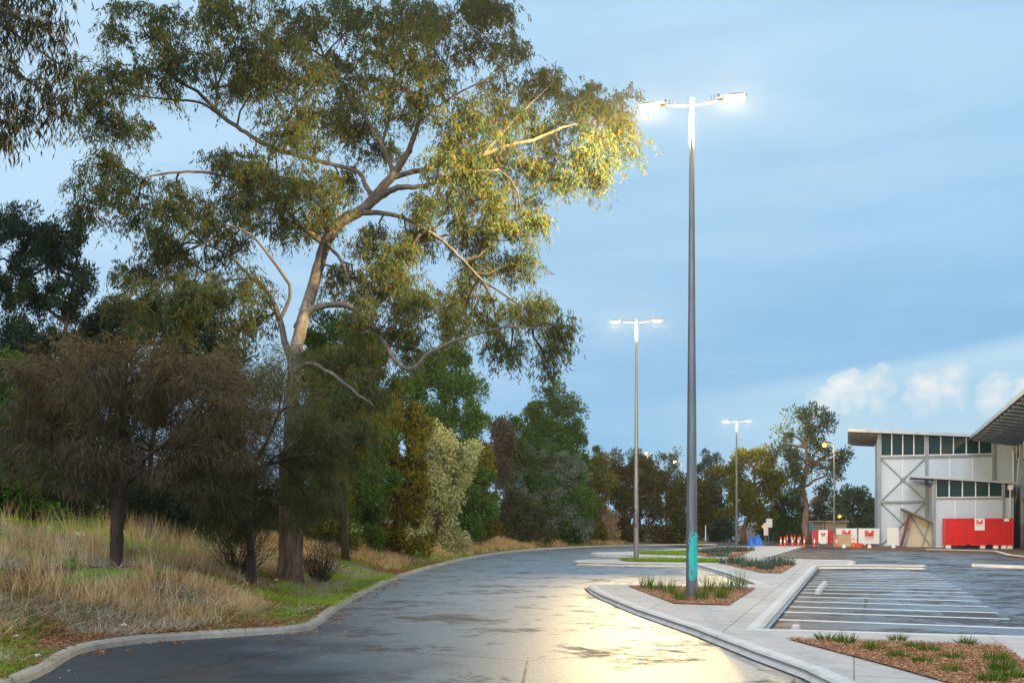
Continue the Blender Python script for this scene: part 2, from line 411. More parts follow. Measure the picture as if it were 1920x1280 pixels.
# verge sheet: rays leave the kerb and fan out
TS=[0.14,.3,.5,.75]+list(np.arange(1.0,18,.42))+[20,23,27,32,38,46,56,70,90,120,160]
def ray_dir(i):
    y=KR[i][1]
    th=np.interp(y,[-30,14,22,35,60,85,100,108],[181,178,172,158,140,122,105,92])
    if i>len(KR)-6: th=90
    th=math.radians(th); return (math.cos(th),math.sin(th))
V=[]
for i,(x,y) in enumerate(KR):
    dx,dy=ray_dir(i)
    for t in TS: V.append((x+dx*t,y+dy*t))
Z=verge_z(V); m_=len(TS)
mb=MB(); mb.add([(x,y,z) for (x,y),z in zip(V,Z)],[(i*m_+j,(i+1)*m_+j,(i+1)*m_+j+1,i*m_+j+1) for i in range(len(KR)-1) for j in range(m_-1)])
o=mb.build('verge',M['verge'],smooth=True); o['kind']='structure'
_VP=[KL[0]]+KL+[(22,300),(-200,300),(-200,-30)]
def on_verge(x,y):
    ins=False; n=len(_VP); j=n-1
    for i in range(n):
        xi,yi=_VP[i]; xj,yj=_VP[j]
        if (yi>y)!=(yj>y) and x<(xj-xi)*(y-yi)/(yj-yi)+xi: ins=not ins
        j=i
    return ins
def gz(x,y): return float(verge_z([(x,y)])[0]) if on_verge(x,y) else -.05
o=kerb_sweep('kerb',KR,M['oldkerb'],[(0,-.03),(.015,.09),(.05,.135),(.16,.145),(.18,.05)],False,1); o['kind']='structure'

# islands (kerb foot outline), counter-clockwise
zt=.13
ISL=[G(1100,1103),G(1108,1112),G(1127,1123),G(1194,1152),G(1302,1190),G(1418,1237),G(1508,1271),G(1600,1318),G(1720,1400),(7.2,5.0),(8.0,-20),(30,-20),
 G(2100,1212),G(1920,1204),G(1700,1198),G(1560,1193),G(1430,1190),G(1476,1135),G(1533,1065.5),G(1630,1065.5),G(1733,1067),G(1739,1064,.05),G(1734,1058.5,zt),G(1601,1057.5,zt),G(1605,1053.5,.06),G(1600,1050,zt),G(1432,1046.5,zt),
 G(1497,1027,zt),G(1508,1023.4,zt),G(1342,1023.2,zt),G(1300,1027,zt),G(1200,1033,zt),G(1112,1035.5,zt),G(1106,1038,.05),G(1120,1042),G(1187,1045),G(1255,1047),G(1200,1048.3,zt),G(1100,1048.6,zt),G(1074,1053,.06),G(1082,1058.6),G(1180,1061.5),G(1306,1062.5),G(1362,1080),G(1418,1101.5),
 G(1300,1098,zt),G(1180,1095,zt),G(1110,1095,zt)]
if area(ISL)<0: ISL=ISL[::-1]
ins=ISL
sheet('footpath',ins,zt,M['conc'])
o=kerb_sweep('kerb',ins,M['kerb'],[(-.02,-.03),(-.02,.01),(.10,.120),(.13,.140),(.30,.146),(.315,.12)],True,1); o['kind']='structure'
o=kerb_sweep('gutter',ins,M['grime'],[(-.02,.004),(-.09,.0035)],True,1); o['kind']='structure'
for p_ in o.data.polygons: p_.flip()
# right kerb finger
FR=[G(1822,1061.5),G(1920,1065.5),G(2050,1071),G(2050,1064,zt),G(1920,1060,zt),G(1822,1056,zt)]
if area(FR)<0: FR=FR[::-1]
sheet('kerb',FR,.14,M['kerb'],base=-.03)

# garden beds
BEDS={'near':[G(1476,1198,zt),G(1641,1242,zt),G(1779,1281,zt),G(1900,1320,zt),G(2080,1290,zt),G(1925,1243,zt),G(1878,1212,zt)],
 'pole':[G(1177,1098.5,zt),G(1264,1131.5,zt),G(1367,1134.5,zt),G(1416,1103,zt),G(1300,1100.5,zt)],
 'mid':[G(1347,1054.5,zt),G(1427,1073.5,zt),G(1465,1074.5,zt),G(1495,1056,zt)],
 'far':[G(1300,1040,zt),G(1330,1044,zt),G(1384,1043,zt),G(1412,1031,zt),G(1330,1031.5,zt)]}
def inside(poly,x,y):
    ins=False; n=len(poly); j=n-1
    for i in range(n):
        xi,yi=poly[i]; xj,yj=poly[j]
        if (yi>y)!=(yj>y) and x<(xj-xi)*(y-yi)/(yj-yi)+xi: ins=not ins
        j=i
    return ins
def rand_in(poly,n):
    xs=[p[0] for p in poly]; ys=[p[1] for p in poly]; out=[]
    while len(out)<n:
        x=random.uniform(min(xs),max(xs)); y=random.uniform(min(ys),max(ys))
        if inside(poly,x,y): out.append((x,y))
    return np.array(out)
for k,poly in BEDS.items():
    sheet('garden_bed',poly,.152,M['mulch'])
    n={'near':15000,'pole':9000,'mid':2500,'far':900}[k]
    p=rand_in(poly,n); s={'near':.045,'pole':.05,'mid':.09,'far':.12}[k]
    pos=np.c_[p,RS.uniform(.155,.185,n)]; d=RS.normal(size=(n,3)); d[:,2]*=.35
    o=quads('bark_mulch',leaf_quads(pos,d,RS.uniform(.6,1.5,n)*s,s*.45,.5),M['chips'])
    o['kind']='stuff'
# green strips in the islands
for poly in ([G(1160,1049.5,zt),G(1180,1052.3,zt),G(1350,1054.3,zt),G(1345,1050.5,zt)],[G(1190,1036,zt),G(1200,1038.5,zt),G(1305,1041.5,zt),G(1310,1034,zt)]):
    sheet('grass_strip',poly,.151,M['verge'])
    n=5000; p=rand_in(poly,n); d=np.c_[RS.normal(0,.4,n),RS.normal(0,.4,n),np.ones(n)]
    o=quads('grass',leaf_quads(np.c_[p,np.full(n,.15)],d,RS.uniform(.08,.24,n),.035,.3),M['grass']); o['kind']='stuff'
# soil strip in front of the building
DIRT=[G(1585,1027.5,.1),G(1735,1031.5,.1),G(1862,1034,.1),G(1888,1041,.1),G(1960,1049,.1),(62,60),(90,60),(90,125),(28,125),(28,106)]
sheet('dirt_strip',DIRT,.10,M['dirt'],base=-.03)
KD=[G(1735,1032),G(1862,1035),G(1886,1042.5),G(1960,1051)]
o=kerb_sweep('kerb',KD,M['kerb'],[(0,-.02),(.02,.13),(.3,.145),(.32,.05)],False,1); o['kind']='structure'

# parking lines
a0=G(1445.5,1180); 
LN=[((1445.5,1180),(1990,1212)),((1460,1161),(1940,1178)),((1470,1146.6),(1892,1160)),((1480,1136.7),(1872,1148.4)),((1489,1126.8),(1853.6,1136.7)),((1495.5,1118.2),(1838,1126.3)),((1502,1110.7),(1825.7,1117.7)),((1508,1104.2),(1814,1110.5)),((1513,1098.6),(1803,1104)),((1518,1093.7),(1793,1098.6)),((1522,1089.4),(1784,1093.8)),((1526,1085.5),(1776,1089.5)),((1529.5,1082),(1768,1085.6)),((1532.5,1078.9),(1760,1082)),((1535,1076),(1753,1079)),((1537.5,1073.2),(1746,1076)),((1540,1070.6),(1740,1073.2))]
for a,b in LN:
    A=Vector(G(*a)); B=Vector(G(*b)); d=(B-A).normalized(); n=Vector((-d.y,d.x))*.13
    sheet('parking_line',[tuple(A+n),tuple(A-n),tuple(B-n),tuple(B+n)],.004,M['paint'])

# ------------------------------------------------------------------ trees
def skeleton(mb,pts,Y,r0,r1,jit=.0,n=7,dy=0):
    """a limb through photo points at depth Y (list or number); radii in metres"""
    k=len(pts); out=[]; rad=[]
    for i,p in enumerate(pts):
        yy=(Y(p[1]) if callable(Y) else Y)+dy*i/max(1,k-1); out.append(Vector(P(p[0],p[1],yy)))
        rad.append(p[2]*yy/F*.80 if len(p)>2 else r0+(r1-r0)*i/max(1,k-1))
    # smooth
    q=[]; rr=[]
    for i in range(k-1):
        a,b=out[i],out[i+1]; p0=out[i-1] if i else a; p3=out[i+2] if i<k-2 else b
        for s in range(4):
            t=s/4; q.append(.5*((2*a)+(-p0+b)*t+(2*p0-5*a+4*b-p3)*t*t+(-p0+3*a-3*b+p3)*t**3)+Vector((random.gauss(0,jit),random.gauss(0,jit),random.gauss(0,jit))))
            rr.append(rad[i]*(1-t)+rad[i+1]*t)
    q.append(out[-1]); rr.append(rad[-1])
    mb.tube(q,rr,n); return q
def twig(mb,a,b,r,sag=0.,n=4,r1=None):
    a=Vector(a); b=Vector(b); L=(b-a).length; pts=[]
    for s in range(5):
        t=s/4; j=L*.05*(1 if 0<s<4 else 0)
        pts.append(a.lerp(b,t)+Vector((random.gauss(0,j),random.gauss(0,j),random.gauss(0,j)+sag*L*math.sin(math.pi*t))))
    r1=r*.3 if r1 is None else r1
    mb.tube(pts,[r+(r1-r)*s/4 for s in range(5)],n,cap=False)

def clump_leaves(blobs, style, Y, leafpx, wpx, clpx, dens, shell=.5):
    """blobs: (cx,cy,rx,ry[,dY]) in photo px. returns (leaf quads, clump centres)"""
    out=[]; cents=[]
    s=Y/F
    for b in blobs:
        cx,cy,rx,ry=b[:4]; dY=b[4] if len(b)>4 else 0
        c=np.array(P(cx,cy,Y+dY)); R=np.array([rx*s,(rx+ry)*.5*s,ry*s])
        nc=max(4,int(1.7*rx*ry/(clpx*clpx)))
        d=norm(RS.normal(size=(nc,3))); rad=RS.uniform(0.05,1,nc)**shell
        cc=c+d*rad[:,None]*R
        cents.append(cc)
        nl=int(dens*math.pi*rx*ry/(.5*leafpx*wpx)); per=max(3,nl//nc)
        pass
        sz=RS.uniform(.6,1.6,nc)*clpx*s
        idx=np.repeat(np.arange(nc),per); n=len(idx)
        off=norm(RS.normal(size=(n,3)))*(RS.uniform(0,1,n)**.45)[:,None]
        if style=='flat': off[:,2]*=.45
        pos=cc[idx]+off*sz[idx][:,None]
        L=leafpx*s*RS.uniform(.6,1.4,n); W=wpx*s*RS.uniform(.7,1.3,n)
        if style=='droop': dr=np.c_[RS.normal(0,.45,n),RS.normal(0,.45,n),-np.ones(n)]
        elif style in('tuft','flat'): dr=off*1.0+RS.normal(0,.35,(n,3))+np.array([0,0,.35])
        elif style=='up': dr=RS.normal(0,.5,(n,3))+np.array([0,0,1.0])+off*.4
        elif style=='wisp':
            o2=norm(pos-c+np.array([0,0,.2])*R[2]); dr=o2*.7+RS.normal(0,.35,(n,3))+np.array([0,0,-.55])
        else: dr=RS.normal(size=(n,3))
        out.append(leaf_quads(pos,dr,L,W))
    return np.concatenate(out),cents

def tree(name,label,cat,blobs,Y,leaf,style,leafpx=7,wpx=3,clpx=15,dens=2.6,trunk=None,bark_='darkbark',tr=.16,group=None,shell=.5,twigs=3,basex=None,skirt=True):
    bx=basex if basex is not None else (sum(b[0] for b in blobs)/len(blobs))
    if bx<1345:
        for _ in range(200):
            X=(bx-960)*Y/F
            if on_verge(X,Y) and dist_kerb([(X,Y)])[0]>2.2+.012*Y: break
            Y+=.5
    dens*=1.75 if skirt else 1.5
    if skirt:
        X=(bx-960)*Y/F; yb=HY-(gz(X,Y)-H)*F/Y
        bl=sorted(blobs,key=lambda b:-(b[1]+b[3])); lowb=bl[0][1]+bl[0][3]
        if yb-lowb>4 or True:
            xs=[b[0] for b in bl[:4]]; rr=sum(b[2] for b in bl[:4])/len(bl[:4])
            h=max(10,(yb-lowb)*.5+8); cy=yb-h*.9
            blobs=list(blobs)+[(x,cy+random.uniform(-3,3),rr,h) for x in (min(xs),sum(xs)/len(xs),max(xs))]
            if h>30: blobs+=[(x,cy-h*.9,rr*1.1,h*.8) for x in (min(xs)+8,max(xs)-8)]
    X=(bx-960)*Y/F; z0=gz(X,Y)
    root=empty(name,(X,Y,z0),label=label,cat=cat,group=group)
    q,cents=clump_leaves(blobs,style,Y,leafpx,wpx,clpx,dens,shell)
    off=np.array([X,Y,z0])
    quads('crown',q-off,M[leaf],root)
    mb=MB(); O=Vector((X,Y,z0))
    low=max(blobs,key=lambda b:b[1]); top=min(blobs,key=lambda b:b[1])
    tp=Vector(P(top[0],top[1],Y)) if trunk is None else Vector(P(*trunk,Y))
    k=7; main=[]
    for i in range(k):
        t=i/(k-1); p=Vector((0,0,-.15)).lerp(tp-O,t); 
        if 0<i<k-1: p+=Vector((random.gauss(0,tr*.6),random.gauss(0,tr*.6),0))
        main.append(p)
    mb.tube(main,[tr*(1.25 if i==0 else 1)*(1-.8*i/(k-1)) for i in range(k)],8)
    for b,cc in zip(blobs,cents):
        c=Vector(P(b[0],b[1],Y+(b[4] if len(b)>4 else 0)))-O
        s_=min(main,key=lambda p:(p-c).length+max(0,p.z-c.z)*1.5)
        twig(mb,s_,c,tr*.42,.08,5,tr*.2)
        for j in range(min(twigs,len(cc))):
            twig(mb,c,Vector(cc[RS.randint(len(cc))])-O,tr*.18,.05,3)
    mb.build('trunk',M[bark_],root,smooth=True)
    return root

# ---- the big gum
GY=31.0
def gd(py): return GY+3.8*min(1,max(0,(840-py)/330))
def big_gum():
    X,Yb=(543-960)*GY/F,GY; z0=gz(X,Yb); O=Vector((X,Yb,z0))
    root=empty('gum_tree',O,label='tall spreading gum tree with smooth leaning trunk overhanging the bend of the wet road',cat='tree')
    skel=[]; mb=MB(); base=MB()
    s=F/GY
    basepts=[P(541,1108,GY),P(543,1060,GY),P(545,1000,GY),P(545,930,GY),P(544,850,GY)]
    bp=[Vector(p) for p in basepts]; bp[0].z=z0-.1
    bp=[p-O for p in bp]
    # fluted rough lower trunk
    V=[];n=28;rings=24
    for i in range(rings+1):
        t=i/rings*4; a=int(min(3,t)); c=bp[a].lerp(bp[a+1],t-a)
        r=.37-.055*i/rings+.16*math.exp(-i/2.4)
        for k in range(n):
            an=2*math.pi*k/n
            rr=r*(1+.09*math.sin(an*5+.4*i*.3)+.06*math.sin(an*11+1.3)+random.uniform(-.035,.035))
            V.append(c+Vector((math.cos(an)*rr,math.sin(an)*rr,0)))
    base.add(V,[(i*n+k,i*n+(k+1)%n,(i+1)*n+(k+1)%n,(i+1)*n+k) for i in range(rings) for k in range(n)])
    base.build('lower_trunk',M['roughbark'],root)
    limbs=[([(544,860,18),(548,760,17),(552,690,16),(560,630,15.5),(578,570,15),(596,505,14),(612,455,14),(640,415,14),(680,392,12.5),(712,358,11),(738,325,10),(766,285,7)],0,0),
     ([(766,285,7),(785,230,5.5),(790,180,4.5),(796,120,4),(830,60,3),(860,20,2)],0,.8),
     ([(735,333,7),(790,318,6),(850,305,5),(905,290,4.6),(950,272,4),(1000,262,3.6),(1055,240,3),(1110,228,2),(1150,222,1.5)],0,-1.0),
     ([(688,390,9),(715,368,8),(745,352,7),(785,350,5),(830,338,4),(880,325,3.2),(935,318,2)],0,-2),
     ([(672,398,8),(720,400,5.5),(765,412,4.6),(810,438,4),(850,470,3.4),(890,510,2.5),(920,545,1.5)],0,-1.5),
     ([(702,372,6.5),(686,350,5.5),(678,328,5),(650,316,4.6),(600,302,5),(545,288,6),(500,272,5.5),(460,248,5),(430,228,5),(405,205,5),(370,172,4),(330,150,3),(280,110,2)],0,1.5),
     ([(405,205,4),(408,165,3.4),(398,120,2.6),(385,60,2),(372,0,1.3)],1.2,.5),
     ([(430,228,3.6),(380,195,3),(320,186,2.5),(250,178,1.6),(190,170,1)],1.2,0),
     ([(606,455,7),(560,420,5),(500,350,4.2),(440,335,3.6),(380,322,3.2),(320,324,2.6),(260,335,1.6)],0,-3),
     ([(556,615,9),(575,585,8),(610,573,7.5),(650,573,6.5),(690,600,6),(722,645,6),(745,680,5),(772,692,4.5),(800,665,4.5),(850,640,3.6),(900,625,3),(960,612,2),(1030,620,1.2)],0,-3),
     ([(548,690,9),(535,640,8),(520,585,6.5),(500,545,5),(470,520,4),(430,480,3),(380,455,2)],0,1.5),
     ([(524,600,5),(545,545,4),(520,500,3.4),(470,440,2.6),(420,420,2)],0,-2),
     ([(738,325,6),(715,270,4.6),(680,215,4),(640,160,3.4),(600,90,2.6),(570,20,1.5)],0,2.2),
     ([(715,270,4),(735,200,3.2),(740,120,2.6),(735,40,1.6)],.8,1),
     ([(905,290,3),(950,240,2.4),(1000,190,1.8),(1040,150,1)],-.7,-.5),
     ([(785,230,3.6),(850,180,2.8),(910,150,2),(960,120,1.2)],0,-1),
     ([(612,455,5),(640,490,3.4),(660,540,2.6),(690,570,2)],-.2,-1),
     ([(548,700,6),(580,680,4.6),(620,700,4),(660,730,3),(700,760,2)],-.2,-2)]
    for pts,y0,dy in limbs:
        q=skeleton(mb,[p for p in pts],(lambda yv,y0=y0: gd(yv)+y0),0,0,.012,8,dy); skel+=q
    blobs=[(200,120,62,58),(165,200,42,60),(280,60,70,60),(370,90,60,60),(300,150,50,40),(450,40,80,60),(470,110,50,40),(540,60,80,70),(640,60,80,80),(740,50,80,80),(840,40,80,60),(915,50,50,60),(958,85,26,26),(930,15,40,25),
     (225,225,60,45),(190,320,42,50),(165,370,28,40),(250,380,60,50),(450,160,55,50),(560,150,80,60),(660,180,90,70),(760,160,80,75),(840,120,55,50),(520,245,55,34),(600,230,70,50),(690,260,60,40),(430,300,45,25),
     (955,165,60,36),(1030,165,46,40),(1085,195,52,42),(1150,205,44,42),(1165,250,34,46),(1115,285,42,44),(1020,240,62,40),(930,220,60,40),(860,230,55,45),
     (880,280,66,40),(950,300,66,38),(1015,315,52,36),(840,320,50,36),(900,365,66,42),(965,385,44,44),(1060,320,34,36),(1125,330,16,26),
     (830,395,60,40),(895,430,64,40),(790,450,50,38),(955,440,38,32),(975,500,40,28),(900,490,45,30),(1000,400,16,20),
     (520,330,90,52),(450,350,70,50),(585,365,74,56),(420,415,70,50),(505,410,76,46),(340,390,60,46),(600,420,40,20),(640,340,24,36),
     (290,450,60,60),(385,500,76,52),(250,530,42,40),(330,560,80,48),(440,550,66,50),(230,590,45,35),(300,620,60,35),(470,610,40,40),
     (700,460,46,36),(645,520,40,46),(720,510,50,36),(700,560,40,30),(760,470,34,30),
     (865,555,66,36),(800,585,66,44),(930,595,66,36),(1000,592,52,32),(1050,618,30,34),(1028,672,18,34),(960,650,40,20),(755,550,40,40),(700,610,50,44),(860,620,40,24),(760,645,36,30),
     (640,690,60,52),(700,720,46,56),(620,780,48,56),(665,830,36,56),(600,880,34,56),(590,960,24,40),(690,660,40,24),(655,760,40,40)]
    OUT=[]; tw=MB(); px=GY/F
    SK=np.array([tuple(p) for p in skel])
    for b in blobs:
        cx,cy,rx,ry=b; edge=(cx>860 and cy<460)
        dY=RS.uniform(-2.2,2.2) if not edge else RS.uniform(-1.4,1.0)
        px=(gd(cy)+dY)/F; c=np.array(P(cx,cy,gd(cy)+dY)); R=np.array([rx*px,(rx+ry)*.55*px,ry*px])
        i=np.argmin(np.linalg.norm(SK-c,axis=1)); 
        nc=int(3.5+rx*ry/290)
        d=norm(RS.normal(size=(nc,3))); cc=c+d*(RS.uniform(0.1,1,nc)**.42)[:,None]*R
        hub=Vector(c)+Vector((0,0,-.2))
        twig(tw,Vector(SK[i])-O,hub-O,.04,.06,5,.018)
        for q in cc:
            twig(tw,hub-O,Vector(q)-O,.017,.05,3,.006)
            ns=RS.randint(9,15)                       # hanging strands of leaves
            for _ in range(ns):
                a=RS.uniform(0,2*math.pi); h=RS.uniform(.15,.75); dr=RS.uniform(.15,.9); s0=q+RS.normal(0,.16,3)
                m=RS.randint(15,26); t=RS.uniform(0,1,m)
                pos=np.c_[s0[0]+math.cos(a)*h*t,s0[1]+math.sin(a)*h*t,s0[2]+.16*np.sin(t*2.5)-dr*t*t]+RS.normal(0,.045,(m,3))
                dd=np.c_[RS.normal(0,.42,m)+math.cos(a)*.25,RS.normal(0,.42,m)+math.sin(a)*.25,-np.ones(m)*RS.uniform(.3,1.3,m)]
                OUT.append(leaf_quads(pos,dd,RS.uniform(.13,.25,m),RS.uniform(.026,.048,m)))
    Q=np.concatenate(OUT)-np.array(tuple(O))
    quads('crown',Q,M['gum'],root)
    for i,v in enumerate(mb.v): mb.v[i]=(v[0]-O.x,v[1]-O.y,v[2]-O.z)
    mb.build('trunk',M['gumbark'],root,smooth=True); tw.build('twigs',M['darkbark'],root)
    print('gum leaves',len(Q))
big_gum()

# ---- overhanging near gum, top left
def near_gum():
    Y=13.0; X=-12.5; z0=gz(X,Y); O=Vector((X,Y,z0))
    root=empty('gum_tree',O,label='near gum tree of long dark leaves hanging into the top left corner',cat='tree')
    mb=MB(); mb.tube([(0,0,-.2),(.3,.1,3),(.2,0,6),(1.0,0,9),(1.6,.2,11)],[.32,.28,.24,.18,.1],10)
    top=Vector((.8,0,8.4))
    OUT=[]; px=Y/F
    blobs=[(30,30,70,45),(85,55,55,42),(-20,100,60,50),(50,150,60,45),(100,180,32,36),(-10,200,50,50),(110,120,34,30),(60,215,45,26),(10,260,16,20),(-60,60,60,70),(-50,-40,80,60),(60,-30,80,40),(-40,170,40,50)]
    for cx,cy,rx,ry in blobs:
        dY=RS.uniform(-.8,.8); c=np.array(P(cx,cy,Y+dY)); R=np.array([rx*px,(rx+ry)*.5*px,ry*px])
        twig(mb,top,Vector(c)-O,.035,.12,5,.012)
        nc=int(5+rx*ry/230)
        d=norm(RS.normal(size=(nc,3))); cc=c+d*(RS.uniform(.1,1,nc)**.4)[:,None]*R
        for q in cc:
            twig(mb,Vector(c)-O,Vector(q)-O,.009,.05,3,.003)
            for _ in range(RS.randint(2,5)):
                a=RS.uniform(0,2*math.pi); h=RS.uniform(.1,.35); dr=RS.uniform(.1,.45); m=RS.randint(7,13); t=RS.uniform(0,1,m)
                pos=np.c_[q[0]+math.cos(a)*h*t,q[1]+math.sin(a)*h*t,q[2]-dr*t*t]+RS.normal(0,.02,(m,3))
                dd=np.c_[RS.normal(0,.4,m),RS.normal(0,.4,m),-np.ones(m)]
                OUT.append(leaf_quads(pos,dd,RS.uniform(.10,.20,m),RS.uniform(.014,.024,m)))
    quads('crown',np.concatenate(OUT)-np.array(tuple(O)),M['gumnear'],root)
    mb.build('trunk',M['gumbark'],root,smooth=True)
near_gum()

# ---- wispy brown she-oaks on the verge
def sheoak(label,basepx,Y,limbs,blobs,mat,dens=1.0):
    X=(basepx-960)*Y/F; z0=gz(X,Y); O=Vector((X,Y,z0))
    root=empty('sheoak_tree',O,label=label,cat='tree',group='wispy brown she-oaks on the verge')
    mb=MB(); SK=[]
    for pts,y0,dy in limbs:
        q=skeleton(mb,pts,Y+y0,0,0,.012,9,dy); SK+=[tuple(p) for p in q]
    SK=np.array(SK)
    mb.v=[(v[0]-O.x,v[1]-O.y,v[2]-O.z) for v in mb.v]
    mb.tube([(0,0,-.15),tuple(Vector(P(limbs[0][0][0][0],limbs[0][0][0][1],Y))-O)],[limbs[0][0][0][2]*Y/F*1.35,limbs[0][0][0][2]*Y/F],9)
    px=Y/F; OUT=[]
    for b in blobs:
        cx,cy,rx,ry=b[:4]; dY=b[4] if len(b)>4 else RS.uniform(-1,1)
        c=np.array(P(cx,cy,Y+dY)); R=np.array([rx*px,(rx+ry)*.5*px,ry*px])*RS.uniform(.8,1.55)
        i=np.argmin(np.linalg.norm(SK-c,axis=1)); twig(mb,Vector(SK[i])-O,Vector(c)-O,.035,.05,5,.014)
        nc=int(rx*ry/100*dens)+4
        d=norm(RS.normal(size=(nc,3))); cc=c+d*(RS.uniform(.05,1,nc)**.45)[:,None]*R
        for k,q in enumerate(cc):
            if k%2==0: twig(mb,Vector(c)-O,Vector(q+(q-c)*.25)-O,.012,.04,3,.004)
            out=norm((q-c)[None,:]/R)[0]; m=66
            base=q+RS.normal(0,.12,(m,3))*np.array([1.3,1.3,.9])
            dd=out*.55+RS.normal(0,.38,(m,3))+np.array([0,0,-.55]); L=RS.uniform(.14,.46,m)
            OUT.append(leaf_quads(base,dd,L,.0145))
    quads('crown',np.concatenate(OUT)-np.array(tuple(O)),M[mat],root)
    mb.build('trunk',M['darkbark'],root,smooth=True)
sheoak('brown wispy she-oak with a dark forked trunk standing in the straw grass at left',218,24,
 [([(218,1075,15),(219,1010,15),(222,950,15),(232,905,11),(255,870,7),(300,840,5),(350,800,3),(400,760,2)],0,-.6),
  ([(219,960,12),(208,915,9),(180,860,6),(150,800,4),(120,740,3),(105,700,2)],0,.8),
  ([(222,940,8),(222,890,6),(222,830,5),(230,760,3.5),(240,700,2)],0,.3),
  ([(232,905,7),(280,885,5),(340,880,4),(400,872,3),(450,850,2)],0,-.8)],
 [(110,700,60,55),(90,780,60,60),(100,860,50,45),(170,690,60,60),(170,780,70,60),(180,850,60,40),(240,720,60,60),(250,800,60,60),(310,700,60,60),(330,780,60,60),(330,850,50,40),(390,740,60,60),(400,820,60,60),(290,880,50,30),(60,740,25,40),(380,890,50,40),(140,900,40,30),(35,860,30,40),(70,700,34,40),(430,700,50,50),(450,790,50,50),(40,820,26,34),(460,870,40,40),(35,700,14,30)],'oakbrown')
sheoak('brown grey she-oak whose drooping crown hides the middle of the big gum trunk',470,27.5,
 [([(470,1040,9),(465,980,9),(455,930,8),(470,880,6),(500,830,4),(520,780,3)],0,-.8),
  ([(458,940,6),(430,900,5),(410,850,4),(420,800,3),(430,740,2)],0,.3),
  ([(470,880,5),(540,860,4),(590,850,2.6)],0,-1)],
 [(440,710,50,50),(500,700,46,50),(460,780,60,50),(530,770,56,60),(590,760,36,46),(450,860,60,56),(530,850,56,56),(590,850,46,56),(430,930,50,50),(500,930,56,50),(570,930,40,40),(620,910,26,50),(470,980,56,36),(400,960,40,40),(610,820,30,40),(540,690,30,36)],'oakolive')
print('near trees done')

